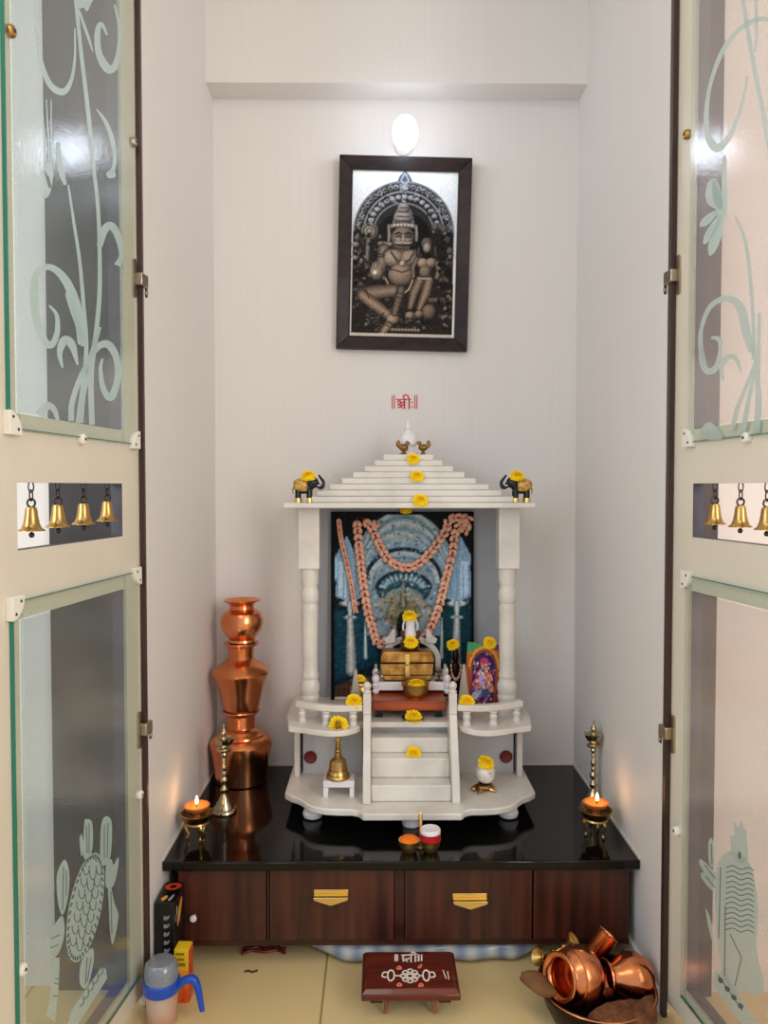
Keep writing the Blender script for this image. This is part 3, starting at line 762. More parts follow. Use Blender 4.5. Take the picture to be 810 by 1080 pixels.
# consort
P.ell(498, 488, 26, 28, (84, 78, 74), lit=1); P.ell(500, 508, 19, 24, (124, 114, 106), lit=1)
P.stroke([(462, 510, 18), (458, 540, 20)], 18, (70, 64, 60), lit=1); P.stroke([(536, 505, 18), (540, 540, 22)], 18, (70, 64, 60), lit=1)
P.ell(482, 578, 26, 24, (124, 112, 102), lit=1); P.ell(520, 576, 24, 24, (118, 106, 97), lit=1); P.ell(494, 618, 28, 30, (104, 93, 84), lit=1)
P.stroke([(452, 560, 22), (436, 600, 22), (440, 640, 18)], 20, (104, 94, 86), lit=1); P.stroke([(548, 575, 24), (556, 610, 24), (548, 640, 24)], 22, (106, 96, 88), lit=1)
P.stroke([(470, 655, 42), (445, 710, 44), (428, 780, 26)], 40, (112, 99, 89), lit=1); P.stroke([(512, 655, 44), (498, 715, 46), (470, 785, 26)], 40, (116, 102, 91), lit=1)
P.stroke([(462, 648), (520, 648)], 12, (140, 126, 114), lit=1); P.ell(428, 818, 22, 18, (118, 104, 92), lit=1); P.ell(470, 812, 20, 18, (112, 99, 88), lit=1); P.ell(516, 800, 32, 36, (100, 90, 80), lit=.8)
for k in range(9): P.ell(350+k*15, 886, 9, 8, (118, 106, 94), lit=1)
P.poly([(150, 905), (640, 905), (640, 925), (145, 925)], (176, 168, 158)); P.poly([(145, 560), (156, 560), (156, 925), (145, 925)], (196, 190, 182)); P.poly([(626, 560), (640, 560), (640, 925), (624, 925)], (200, 196, 190))
r_ = random.Random(8)
def curl(cx, cy, rr, c): a0 = r_.uniform(0, 200); P.ringe(cx, cy, rr, rr, rr*.42, c, a0, a0+150)
for k in range(70):
    a = math.radians(r_.uniform(4, 176)); q_ = r_.choice((r_.uniform(192, 224), r_.uniform(144, 178)))
    curl(390+q_*math.cos(a), 440-q_*math.sin(a), r_.uniform(7, 12), r_.choice(((160, 164, 170), (36, 36, 38), (128, 130, 134))))
for k in range(90):
    sx_ = r_.choice((-1, 1)); x_ = 390+sx_*r_.uniform(165, 225); y_p = r_.uniform(440, 880)
    if sx_ < 0 and 690 < y_p < 860: continue
    P.ell(x_, y_p, r_.uniform(5, 13), r_.uniform(5, 11), r_.choice(((78, 72, 68), (102, 95, 89), (30, 27, 25), (22, 20, 19))), r_.uniform(0, 180), lit=.8)
P.speck(7, 5, blur=0); P.A = np.clip((P.A-96)*1.4+96, 6, 252)
t = thing('picture_frame', 'dark framed black and white print of a carved stone seated couple, on the back wall', 'picture', (X(423.5, 2.12), YB-.003, Z(369, 2.12)), (math.radians(1.2), math.radians(1.3), 0))
fw, fh, bw = .359, .518, .034
fr = MB()
def rail(p, q):      # mitred moulding: outer edge p, inner edge q
    fr.add([(p[0][0], 0, p[0][1]), (p[1][0], 0, p[1][1]), (q[1][0], 0, q[1][1]), (q[0][0], 0, q[0][1]),
            (p[0][0], -.022, p[0][1]), (p[1][0], -.022, p[1][1]), (q[1][0], -.014, q[1][1]), (q[0][0], -.014, q[0][1])],
           [(0, 1, 2, 3), (4, 7, 6, 5), (0, 4, 5, 1), (1, 5, 6, 2), (2, 6, 7, 3), (3, 7, 4, 0)])
O = [(-fw/2, 0), (fw/2, 0), (fw/2, fh), (-fw/2, fh)]; I = [(-fw/2+bw, bw), (fw/2-bw, bw), (fw/2-bw, fh-bw), (-fw/2+bw, fh-bw)]
for i in range(4): rail((O[i], O[(i+1) % 4]), (I[i], I[(i+1) % 4]))
fr.build('frame', M['framewood'], t, bev=.0015)
lp = MB()
for i in range(4):
    a, b = I[i], I[(i+1) % 4]
    lp.tube([(a[0], -.013, a[1]), (b[0], -.013, b[1])], .0025, 6)
lp.build('inner_lip', M['black'], t)
P.build('photo_print', fw-2*bw+.002, fh-2*bw+.002, M['printgloss'], t, (0, -.008, bw-.001))

# ------------------------------------------------------------------ red lettering on the wall (shri between double bars)
B = MB(); YS = [YB-.0008]
def wl(pts, w, n=6):
    q = spline(pts, n) if len(pts) > 2 else pts
    for i in range(len(q)-1):
        YS[0] -= .000012; y_ = YS[0]
        a, b = q[i], q[i+1]; L = math.hypot(b[0]-a[0], b[1]-a[1]) or 1; tx, ty = (b[0]-a[0])/L, (b[1]-a[1])/L; h = w/2
        a = (a[0]-tx*h*.6, a[1]-ty*h*.6); b = (b[0]+tx*h*.6, b[1]+ty*h*.6)
        c = [(a[0]-ty*h, a[1]+tx*h), (a[0]+ty*h, a[1]-tx*h), (b[0]+ty*h, b[1]-tx*h), (b[0]-ty*h, b[1]+tx*h)]
        vs = [atY(p[0]+.0, p[1], YB) for p in c]
        B.add([(v.x, y_, v.z) for v in vs]+[(v.x, YB-.00005, v.z) for v in vs], [(0, 3, 2, 1), (0, 1, 5, 4), (1, 2, 6, 5), (2, 3, 7, 6), (3, 0, 4, 7)])
for x in (413.8, 416, 437.6, 439.8): wl([(x, 417), (x, 431)], 1.0)
wl([(417.9, 421.3), (433.4, 421.3)], 1.1)                                                   # head line
wl([(419.6, 424.6), (420.6, 423), (422.4, 423.4), (422.3, 425.6), (419.6, 427)], 1.4)         # loop of sha
wl([(419.4, 427), (421.4, 426.6), (424.2, 430.4)], 1.3)
wl([(421.8, 425.8), (424.4, 424.6), (425.8, 424)], 1.3); wl([(420, 430), (423, 428.4), (426, 426.2)], 1.3)   # ra stroke
wl([(426.6, 421.3), (426.6, 431)], 1.5)
wl([(426.8, 421), (425.2, 418.4), (427.2, 416.6), (430, 417.4), (431.6, 421.2)], 1.2); wl([(431.6, 421.2), (431.6, 431)], 1.5)   # long i
wl([(434.6, 424.4), (435.2, 424.4)], 1.3); wl([(434.6, 429.3), (435.2, 429.3)], 1.3)
tag(B.build('wall_lettering', M['redpaint'], smooth=False), 'small red Sanskrit lettering between double bars, on the wall above the shrine', 'lettering')

PYD[0] = 650
# ------------------------------------------------------------------ marble shrine
SX = .0765
t = thing('marble_shrine', 'white marble temple shrine with stepped roof, columns and stairs on the black worktop', 'shrine', (SX, 0, CT))
zb = .034                                   # base plate underside above the worktop
BT = .050                                   # base plate top
def onbase(px, py):
    d = ray(px, py); q = CAM+d*((CT+BT-CAMZ)/d.z); return (q.x-SX, q.y)
half = [onbase(290+x/2.69, 633+y/2.69) for x, y in ((28, 546), (46, 556), (66, 562), (80, 570), (92, 580), (112, 587), (145, 592), (185, 594), (220, 594), (238, 598), (250, 607))]
half = [(-.301, 2.115)]+half
half[-1] = (half[-1][0], half[-1][1])
poly = half+[(-x, y) for x, y in half[::-1]]
MB().prism(poly, zb, BT).build('base_plate', M['marble'], t, bev=.003)
MB().lathe([(.019, 0), (.0215, .003), (.0215, .031), (.0195, .0335)], seg=24).build('foot', M['pearl'], t, (0, 1.758, 0))
for fx, fy in ((-.232, 1.80), (.232, 1.80), (-.25, 2.05), (.25, 2.05)):
    MB().lathe([(.014, 0), (.022, .004), (.024, .012), (.020, .022), (.017, .027), (.021, .0335)], seg=20).build('foot', M['pearl'], t, (fx, fy, 0))
SLT = .206; SLB = .192                      # landing slab
# lower box
MB().box(-.284, .284, 2.085, 2.112, BT, SLB).build('back_board', M['marblegrey'], t)
for s in (-1, 1):
    a, b = sorted((s*.289, s*.275)); MB().box(a, b, 1.925, 2.085, BT, SLB).build('side_panel', M['marble'], t, bev=.001)
    a, b = sorted((s*.269, s*.118)); d = MB().box(a, b, 1.945, 1.957, BT+.0005, SLB-.0005).build('cabinet_door', M['marblegrey'], t)
    MB().lathe([(.0155, 0), (.0165, .004), (.012, .008), (.007, .006), (.0, .007)], M=Matrix.Rotation(PI/2, 4, 'X'), seg=16).build('rosette_knob', M['rosette'], d, loc=(s*.250, 1.945, Z(798, 1.945)-CT))
# landing slab with bowed wings
w = [(-.318, 2.112), (-.318, 1.93), (-.303, 1.838), (-.282, 1.828), (-.262, 1.824), (-.235, 1.810), (-.205, 1.800), (-.175, 1.798), (-.150, 1.806), (-.132, 1.822), (-.121, 1.838), (-.118, 1.868), (-.095, 1.868)]
w = [(x*.968 if x < -.2 else x, y) for x, y in w]
poly = w+[(-x, y) for x, y in w[::-1]]
MB().prism(poly, SLB, SLT).build('upper_platform', M['marble'], t, bev=.0025)
# stairs
st = [(1.767, .335), (1.813, .382), (1.851, .419)]
for i, (y, z) in enumerate(st):
    y1 = 1.905
    MB().box(-.094, .094, y, y1, (BT if i == 0 else st[i-1][1]-CT)+.0002, z-CT).build('step', M['marble'], t, bev=.003)
MB().box(-.094, .094, 1.905, 1.95, BT+.0003, SLB-.0003).build('stair_back', M['marblegrey'], t)
for s in (-1, 1):
    prof = [(1.753, BT), (1.753, BT+.014), (1.772, BT+.075), (1.812, BT+.146), (1.832, BT+.185), (1.905, BT+.185), (1.905, BT)]
    a = min(s*.094, s*.113); Mx = Matrix(((0, 0, 1, 0), (1, 0, 0, 0), (0, 1, 0, 0), (0, 0, 0, 1)))
    MB().prism(prof, a+.0002, a+.0188, M=Mx).build('stair_rail', M['marble'], t, bev=.002)
    MB().box(-.0095, .0095, -.0095, .0095, 0, .05).lathe([(.0095, .05), (.0105, .0535), (.007, .057), (.0085, .061), (.0105, .067), (.0085, .073), (.003, .0775), (0, .078)], seg=16).build('newel_post', M['marble'], t, (s*.1036, 1.846, BT+.1852), bev=.001)
    # balustrade
    rp = [(.115, 1.852), (.14, 1.848), (.175, 1.846), (.21, 1.853), (.245, 1.868), (.277, 1.886)]
    q = spline(rp, 5); out = []; inn = []
    for i, (x, y) in enumerate(q):
        p0, p1 = q[max(i-1, 0)], q[min(i+1, len(q)-1)]; tx, ty = p1[0]-p0[0], p1[1]-p0[1]; L = math.hypot(tx, ty); nx, ny = -ty/L*.010, tx/L*.010
        out.append((s*(x+nx), y+ny)); inn.append((s*(x-nx), y-ny))
    MB().prism(out+inn[::-1], SLT+.034, SLT+.050).build('balustrade_rail', M['marble'], t, bev=.003)
    for (x, y) in ((.138, 1.848), (.203, 1.851), (.264, 1.8785)):
        MB().lathe([(.0105, 0), (.0105, .006), (.008, .009), (.0095, .017), (.0105, .021), (.008, .027), (.0105, .030), (.0105, .0339)], seg=16).build('baluster', M['marble'], t, (s*x, y, SLT))
    # column
    zc = .977-CT
    MB().lathe([(.027, 0), (.027, .014), (.0245, .017), (.0245, .036), (.027, .040), (.0275, .046), (.025, .052), (.0285, .063), (.0285, .076), (.024, .084), (.023, .090), (.0255, .094), (.0255, .100), (.023, .104), (.0235, .18), (.025, .245), (.0255, .262),
               (.0225, .272), (.0255, .277), (.0265, .285), (.0265, .300), (.0225, .309), (.0225, .316), (.0255, .322), (.0265, .335), (.0262, .357)], seg=28).build('column', M['marble'], t, (s*.249, 1.93, SLT)).scale = (.86, .86, 1.045)
    MB().box(-.0262, .0262, -.0262, .0262, 0, zc-SLT-.3735).build('column_block', M['marble'], t, (s*.249, 1.93, SLT+.3733), bev=.0015)
# backing board between the columns
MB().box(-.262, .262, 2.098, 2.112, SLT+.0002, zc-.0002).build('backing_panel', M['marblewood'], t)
# roof: broad eave and seven stacked tiers
RY = 1.995
tiers = [(.309, .126, .977, .991)]+[(hx, hy, .991+.0151*k, .991+.0151*(k+1)) for k, (hx, hy) in enumerate(((.258, .112), (.228, .100), (.198, .088), (.168, .078), (.140, .068), (.112, .058), (.086, .048), (.064, .04)))]
RT = .991+.0151*8
for i, (hx, hy, z0, z1) in enumerate(tiers):
    o = MB().box(-hx, hx, RY-hy, min(RY+hy, 2.118), z0-CT, z1-CT-.0003).build('eave_slab' if i == 0 else 'roof_tier', M['marble'], t, bev=.002 if i else .003)
MB().lathe([(.034, 0), (.036, .006), (.028, .011), (.024, .014), (.022, .022), (.026, .026), (.034, .030), (.036, .040), (.033, .052), (.024, .064), (.014, .071), (.010, .074), (.013, .079), (.010, .086), (.005, .096), (.002, .106), (0, .110)], seg=28).build('dome_finial', M['pearl'], t, (0, RY-.002, RT+.0002-CT)).scale = (.72, .72, .86)

# ------------------------------------------------------------------ large print with garlands inside the shrine
P = Print(45, 70, 725, 935, 165, 210, (16, 26, 34))
P.vgrad((14, 18, 24), (20, 50, 60), 70, 935)
P.poly([(60, 520), (270, 520), (270, 760), (60, 850)], (18, 62, 78)); P.poly([(540, 500), (720, 500), (720, 760), (540, 760)], (14, 58, 66))
# arches of the white hall
P.ell(390, 330, 235, 260, (126, 148, 164)); P.poly([(215, 330), (565, 330), (565, 640), (215, 640)], (120, 138, 152))
P.ell(390, 150, 150, 60, (150, 160, 166)); 
for k in range(5): P.ringe(390, 400, 215-k*2, 330-k*26, 11, ((166, 178, 184), (96, 128, 146), (172, 180, 182), (110, 138, 152), (158, 168, 172))[k], 15, 165)
P.ringe(390, 380, 172, 136, 20, (24, 44, 58), 0, 180); P.ringe(390, 400, 160, 138, 22, (164, 172, 176), 0, 180); P.ringe(390, 400, 146, 120, 8, (104, 126, 140), 0, 180)
P.ell(390, 425, 130, 82, (38, 66, 78)); P.ringe(390, 425, 128, 80, 9, (18, 34, 42), 0, 180)
for k in range(12):
    a = math.radians(15+k*13.6); P.ell(390+98*math.cos(a), 430-58*math.sin(a), 8, 18, (142, 166, 176), 90-math.degrees(a))
P.ell(390, 470, 92, 50, (120, 132, 128)); P.ringe(390, 520, 105, 70, 12, (136, 132, 112), 0, 180); P.ell(390, 540, 88, 66, (104, 104, 84)); P.ringe(392, 560, 70, 86, 6, (150, 140, 110), 0, 180)
P.stroke([(388, 380, 16), (388, 440, 26), (388, 500, 34)], 26, (110, 106, 90), lit=.8)
r_ = random.Random(5)
for k in range(120):
    x = 250+r_.random()*280; y = 470+r_.random()*220; P.ell(x, y, 7, 5, r_.choice(((140, 120, 92), (84, 82, 66), (170, 160, 140), (110, 70, 56), (160, 128, 104))))
for k in range(260):
    x_, y_p = r_.uniform(215, 565), r_.uniform(110, 460); P.ell(x_, y_p, r_.uniform(2, 7), r_.uniform(2, 5), r_.choice(((176, 192, 200), (84, 110, 128), (140, 160, 172), (60, 84, 100))), r_.uniform(0, 180))
for k in range(80):
    x_ = r_.choice((r_.uniform(75, 190), r_.uniform(590, 700))); P.ell(x_, r_.uniform(230, 480), r_.uniform(2, 6), r_.uniform(3, 10), r_.choice(((190, 208, 220), (96, 126, 154), (150, 176, 198))))
P.ell(392, 600, 34, 70, (30, 30, 28))
# canopies both sides
for sx, c in ((1, 130), (-1, 650)):
    q = [(c-10*sx, 180), (c+60*sx, 330), (c+70*sx, 460), (c+10*sx, 490), (c-62*sx, 460), (c-58*sx, 330), (c-60*sx, 270)]
    P.poly(q, (130, 158, 184)); P.poly([(c-52*sx, 300), (c-10*sx, 300), (c-12*sx, 470), (c-55*sx, 450)], (168, 190, 210))
    for k in range(4): P.stroke([(c-50*sx+k*28*sx, 320), (c-55*sx+k*30*sx, 470)], 4, (98, 128, 158))
    P.ell(c+5*sx, 492, 46, 14, (176, 186, 192)); P.stroke([(c+6*sx, 490, 30), (c+6*sx, 520, 30), (c+6*sx, 545, 22)], 30, (160, 172, 178), lit=.4)
    P.ell(c+6*sx, 556, 28, 9, (186, 192, 196)); P.stroke([(c+6*sx, 565, 32), (c+8*sx, 640, 40), (c+10*sx, 720, 50), (c+10*sx, 800, 54)], 40, (152, 158, 160), lit=.3); 
    P.stroke([(c+78*sx, 560, 6), (c+78*sx, 640, 14), (c+80*sx, 740, 22)], 14, (156, 170, 172), lit=.3)
P.ell(65, 330, 14, 60, (150, 196, 226)); P.poly([(45, 880), (200, 820), (520, 900), (725, 880), (725, 935), (45, 935)], (86, 66, 54)); P.poly([(45, 920), (725, 920), (725, 935), (45, 935)], (214, 204, 186))
P.poly([(250, 800), (540, 800), (560, 900), (240, 900)], (120, 110, 100))
P.poly([(45, 70), (62, 70), (62, 935), (45, 935)], (12, 14, 20)); P.poly([(712, 70), (725, 70), (725, 935), (712, 935)], (8, 9, 12)); P.poly([(45, 70), (725, 70), (725, 84), (45, 84)], (12, 16, 22))
P.speck(10, 9, blur=1); P.A = np.clip((P.A-92)*1.18+94, 4, 250)
PW, PH = .388, .510
PX, PY = X(424.5, 2.075), 2.066
PRt = math.radians(-2.4)
t = thing('deity_poster', 'tall mounted colour print of a pale arched hall, leaning inside the shrine', 'picture', (PX, PY, CT+SLT+.0004), (PRt, 0, 0))
MB().box(-PW/2, PW/2, .0006, .0075, 0, PH).build('mount_board', M['black'], t)
P.build('photo_print', PW, PH, M['print'], t, (0, 0, 0))

def on_poster(px, py, off):
    n = Vector((0, -math.cos(PRt), -math.sin(PRt))); P0 = Vector((PX, PY, CT+SLT))+n*off
    r = ray(px, py); k = (P0-CAM).dot(n)/r.dot(n); return CAM+r*k
def garland(label, strands, size=1.0):
    base = on_poster(strands[0][0][0], strands[0][0][1], .007)
    g = thing('bead_garland', label, 'garland', base, group='garlands on the tall print')
    for s in strands:
        q = spline(s, 14); B = MB(); L = 0; step = 5.4*size
        pts = [on_poster(p[0], p[1], .0075)-base for p in q]
        B.tube(pts, .0014, 5, 1)
        # pairs of slanting seed beads along the string
        acc = 0; k = 0; prev = q[0]
        for p in q[1:]:
            d = math.hypot(p[0]-prev[0], p[1]-prev[1]); acc += d
            if acc >= step:
                acc = 0; k += 1
                a = math.atan2(p[1]-prev[1], p[0]-prev[0])
                for sd in (-1, 1):
                    o_ = (p[0]-math.sin(a)*sd*2.1*size, p[1]+math.cos(a)*sd*2.1*size)
                    c = on_poster(o_[0], o_[1], .0085)-base
                    B.ell(c, (.0100*size, .0052*size, .0056*size), 10, 6, 0, M=Matrix.Rotation(a+sd*.42, 4, 'Y'))
                if k % 2 == 0: B.ell(on_poster(p[0], p[1], .012)-base, .0034*size, 8, 6, 1)
            prev = p
        B.build('strand', [M['bead'], M['bead2']], g, ang=80)
    return g
garland('peach bead garland looped in a deep U across the top of the tall print', [[(390, 551), (398, 570), (408, 588), (420, 597), (434, 598), (447, 590), (459, 576), (470, 560), (473, 548)]], 1.1)
garland('long peach bead garland hanging down the left of the tall print to the chest', [[(376, 546), (378, 570), (381, 600), (385, 628), (389, 650), (394, 666), (399, 680), (407, 676)], [(382, 546), (392, 556), (398, 551)]], 1.1)
garland('long peach bead garland hanging down the right of the tall print towards the deity', [[(493, 548), (481, 560), (477, 585), (470, 612), (463, 640), (455, 660), (446, 675)], [(470, 548), (483, 546), (495, 549), (489, 562)]], 1.1)
garland('thin outer bead garland near the left edge of the tall print', [[(357, 546), (360, 570), (366, 595), (371, 620), (375, 645)]], .62)

# ------------------------------------------------------------------ things inside the shrine, on the platform
PZ = CT+SLT
# wooden seat board
t = thing('wooden_seat_board', 'red-brown wooden board at the top of the shrine stairs, under the white throne', 'board', (SX, 1.93, PZ))
MB().box(-.0925, .0925, -.040, .095, .021, .0465).build('board_top', M['redwood'], t, bev=.004)
for sx in (-1, 1):
    for y in (-.012, .08): MB().box(sx*.075-.009, sx*.075+.009, y-.008, y+.008, 0, .0208).build('leg', M['black'], t)
TZ = PZ+.0468
# throne
tx = X(434, 1.96)
t = thing('silver_throne', 'small white throne with rounded arched back, on the red-brown board', 'throne', (tx, 1.992, TZ))
t.scale = (.93, 1, 1)
MB().box(-.094, .094, -.036, .036, .008, .030).build('seat', M['pearl'], t, bev=.002)
for sx in (-1, 1):
    for y in (-.034, .033):
        MB().lathe([(.006, 0), (.009, .003), (.010, .008), (.007, .012), (.009, .016), (.010, .024), (.007, .028), (.010, .034), (.011, .040), (.008, .047), (0, .050)], seg=14).build('post', M['pearl'], t, (sx*.0985, y, 0))
    MB().box(sx*.098-.004, sx*.098+.004, -.03, .032, .056, .062).build('arm_rest', M['pearl'], t, bev=.001)
    MB().lathe([(.005, .0), (.005, .0045)], seg=10).build('arm_post', M['pearl'], t, (sx*.098, -.020, .0515)) if False else MB().box(sx*.098-.004, sx*.098+.004, .026, .032, .0, .0558).build('arm_post', M['pearl'], t)
arc = [(.086*math.cos(a), .066*math.sin(a)) for a in [PI*k/24 for k in range(25)]]; inn = [(.070*math.cos(a), .050*math.sin(a)) for a in [PI*k/24 for k in range(24, -1, -1)]]
bk = [(.086, -.0415)]+arc+[(-.086, -.0415), (-.070, -.0415)]+inn+[(.070, -.0415)]
MB().prism(bk, -.006, .006, M=Matrix.Translation((0, .030, .072)) @ RXZ).build('arched_back', M['dimwhite'], t, bev=.002)
for sx in (-1, 1):
    MB().prism([(0, 0), (.028, -.004), (.034, .008), (.020, .018), (.010, .034), (.002, .036)], -.004, .004, M=Matrix.Translation((sx*.042, .020, .122)) @ Matrix.Scale(sx, 4, (1, 0, 0)) @ RXZ).build('back_crest', M['dimwhite'], t, bev=.0015)
# chest
cz = TZ+.0305
t = thing('brass_chest', 'small yellow brass casket with a centre clasp, standing on the white throne', 'chest', (X(429.5, 1.97), 1.984, cz))
t.scale = (1, 1, 1.15)
body = [(-.058, .002), (.058, .002), (.066, .018), (.068, .040), (-.068, .040), (-.066, .018)]
MB().prism(body, -.024, .024, M=RXZ).build('chest_body', M['chest'], t, bev=.002)
lid = [(-.069, .0425), (.069, .0425), (.069, .052), (.064, .064), (.058, .067), (-.058, .067), (-.064, .064), (-.069, .052)]
MB().prism(lid, -.026, .026, M=RXZ).build('lid', M['chest'], t, bev=.002)
MB().box(-.0695, .0695, -.0255, .0255, .0400, .0425).build('seam', M['darkbronze'], t)
MB().box(-.062, .062, -.0256, -.0238, .0135, .0155).box(-.0605, .0605, -.0252, -.0238, .002, .004).build('band', M['darkbronze'], t)
MB().box(-.006, .006, -.0295, -.0262, .010, .062).ell((0, -.0295, .041), .005, 10, 8).build('clasp', M['gold'], t, bev=.001)
for sx in (-1, 1): MB().ell((sx*.056, 0, .0015), (.007, .02, .0015), 10, 6).build('foot', M['chest'], t)
CZ = cz+.0675*1.15
# deity on the chest
t = thing('deity_figurine', 'little white-headed idol with maroon beads, sitting on the brass casket lid', 'figurine', (X(433, 1.975), 1.986, CZ))
MB().lathe([(.024, 0), (.027, .003), (.022, .007), (.025, .011), (.021, .014)], seg=20).build('pedestal', M['darkbrass'], t)
B = MB().ell((0, 0, .024), (.020, .014, .012)).ell((0, 0, .040), (.012, .010, .018)).ell((-.013, -.002, .037), (.005, .006, .014)).ell((.013, -.002, .037), (.005, .006, .014)).ell((-.015, -.009, .022), (.012, .008, .007)).ell((.015, -.009, .022), (.012, .008, .007)).ell((0, 0, .062), (.0085, .0085, .010)).ell((0, 0, .055), (.005, .005, .008))
B.build('body', M['darkbrass'], t, remesh=.0014)
MB().lathe([(.0115, .060), (.0125, .068), (.011, .076), (.0125, .078), (.0125, .0805), (.006, .0825), (0, .083)], seg=18).build('white_crown', M['pearl'], t)
pts = [(.021*math.cos(a), -.010-.006*abs(math.sin(a)), .047-.024*math.sin(a)) for a in [PI*k/12 for k in range(13)]]
B = MB()
for k, p in enumerate(pts): B.ell(p, .0055, 8, 6)
for k in range(7): B.ell((-.018+k*.006, -.018, .012+.003*(k % 2)), .0048, 8, 6)
B.build('bead_string', M['idolred'], t)
MB().lathe([(.019, .036), (.016, .044), (.0125, .054), (.011, .062), (.0095, .062), (.012, .048), (.017, .036)], seg=18, cap=False).build('white_shawl', M['pearl'], t)
pts = [(-.016, .004, .04), (-.019, .003, .06), (-.013, .002, .078), (0, .002, .086), (.013, .002, .078), (.019, .003, .06), (.016, .004, .04)]
MB().tube(spline(pts, 5), .0026).build('white_halo', M['pearl'], t)
# small figures beside the chest
t = thing('silver_figurine', 'tiny silver cow figure on the throne, left of the brass casket', 'figurine', (X(409.5, 1.92)-.004, 1.966, cz))
t.location.x = X(408, 1.966)-.008
B = MB().ell((0, 0, .012), (.011, .0055, .0065)).ell((.011, -.001, .018), (.0045, .0035, .005)).tube([(.008, 0, .014), (.011, 0, .018)], .0035)
for a in (-.007, .007):
    for b in (-.003, .003): B.tube([(a, b, 0), (a, b, .01)], .0018)
B.tube([(-.011, 0, .013), (-.014, 0, .006)], .001)
B.build('body', M['silverbrass'], t, remesh=.0009)
t = thing('brass_lamp_stand', 'tiny brass filigree stand on the throne, right of the brass casket', 'stand', (X(463, 1.968), 1.968, cz))
MB().lathe([(.010, 0), (.010, .002), (.003, .004), (.0025, .010), (.006, .012), (.0025, .014), (.0025, .020), (.009, .022), (.010, .026), (.008, .025)], seg=16).build('stem', M['darkbrass'], t)
for k in range(3):
    a = 2*PI*k/3+.5; MB().tube([(.008*math.cos(a), .008*math.sin(a), .024), (.009*math.cos(a), .009*math.sin(a), .03), (.004*math.cos(a), .004*math.sin(a), .034)], .0012, 6).build('hook', M['darkbrass'], t)
# brass pot at left, dark idol at right
bp = Vector((X(380, 1.97), 1.97, PZ))
t = thing('brass_pot', 'small dark brass pot holding a yellow flower, left of the throne behind the newel post', 'pot', bp)
MB().lathe([(.016, 0), (.018, .003), (.012, .008), (.012, .030), (.020, .036), (.027, .046), (.027, .060), (.021, .070), (.019, .074), (.024, .080), (.022, .080), (.017, .074), (.017, .06)], seg=22, cap=False).build('pot_body', M['brass'], t, ang=50)
MB().ring((0, 0, .066), .022, .002, M=Matrix.Rotation(PI/2, 4, 'X')).build('neck_band', M['darkbronze'], t)
ip = Vector((X(480.5, 2.045), 2.045, PZ))
t = thing('dark_idol', 'dark seated idol with pale beads, between the throne and the small colour picture', 'figurine', ip)
t.scale = (.72, .72, 1.2)
B = MB().lathe([(.026, 0), (.028, .006), (.022, .012), (.024, .02)], seg=18).ell((0, 0, .035), (.028, .020, .018)).ell((0, 0, .065), (.019, .015, .028)).ell((-.022, -.004, .058), (.007, .008, .022)).ell((.022, -.004, .058), (.007, .008, .022)).ell((0, -.002, .102), (.013, .013, .016)).ell((0, 0, .118), (.010, .010, .014))
B.build('body', M['darkbronze'], t, remesh=.0018)
B = MB()
for k in range(11):
    a = PI*k/10; B.ell((.018*math.cos(a), -.0165-.003*math.sin(a), .084-.03*math.sin(a)), .0042, 8, 6)
B.build('bead_string', M['bead'], t)
# cones
for px, yy, h, w in ((375, 1.902, .122, 'left'), (489.5, 1.905, .134, 'right')):
    t = thing('pale_cone', 'tall frosted pale cone standing by the newel post, %s of the stairs' % w, 'cone', (X(px, yy), yy, PZ), group='pale cones beside the stairs')
    MB().lathe([(.019, 0), (.019, .003), (.0035, h), (0, h+.001)], seg=24).build('cone_body', M['cone'], t)
# small colour picture, right
P = Print(0, 0, 100, 170, 60, 100, (190, 96, 34))
P.vgrad((206, 112, 40), (120, 44, 40), 0, 170); P.poly([(0, 0), (100, 0), (100, 16), (0, 12)], (120, 70, 110)); P.poly([(0, 0), (52, 0), (44, 20), (0, 26)], (70, 150, 100))
P.ringe(52, 62, 42, 52, 7, (226, 150, 60), 0, 180); P.ell(52, 66, 34, 44, (58, 34, 96)); P.poly([(18, 64), (86, 64), (84, 150), (20, 150)], (62, 30, 88))
P.ell(52, 50, 13, 15, (92, 60, 150)); P.ell(52, 56, 9, 12, (206, 150, 120)); P.ell(52, 44, 12, 7, (196, 60, 90)); P.ell(38, 84, 10, 14, (176, 60, 110)); P.ell(66, 86, 11, 14, (224, 110, 60)); P.ell(50, 92, 12, 20, (190, 176, 220)); P.ell(32, 104, 9, 14, (214, 90, 80)); P.ell(72, 112, 11, 14, (232, 150, 70)); P.ell(42, 122, 13, 16, (140, 150, 210)); P.ell(62, 126, 12, 14, (70, 80, 120)); P.ell(30, 134, 9, 10, (170, 190, 220))
r_ = random.Random(4)
for k in range(110):
    x_, y_p = r_.uniform(22, 84), r_.uniform(50, 150)
    P.ell(x_, y_p, r_.uniform(1.2, 3.4), r_.uniform(1.2, 4), r_.choice(((232, 180, 120), (200, 60, 70), (120, 70, 160), (70, 50, 110), (240, 220, 200), (220, 120, 60), (60, 90, 130), (180, 150, 210))))
for k in range(30): P.ell(r_.uniform(4, 96), r_.choice((r_.uniform(24, 60), r_.uniform(150, 168))), 2, 2, r_.choice(((240, 170, 80), (150, 60, 40))))
for (x, y) in ((50, 76), (60, 70), (42, 72), (36, 96), (68, 98), (56, 112)): P.ell(x, y, 4, 4, (236, 200, 170))
P.stroke([(14, 158), (88, 160)], 8, (150, 80, 60)); P.ringe(52, 64, 36, 46, 2, (90, 40, 30), 0, 180); P.speck(8, 3, blur=1)
fp = Vector((X(507.5, 1.965), 1.965, PZ+.0006))
t = thing('small_colour_picture', 'small orange arched colour picture tilted against the right column inside the shrine', 'picture', fp, (math.radians(-5), math.radians(3), math.radians(-8)))
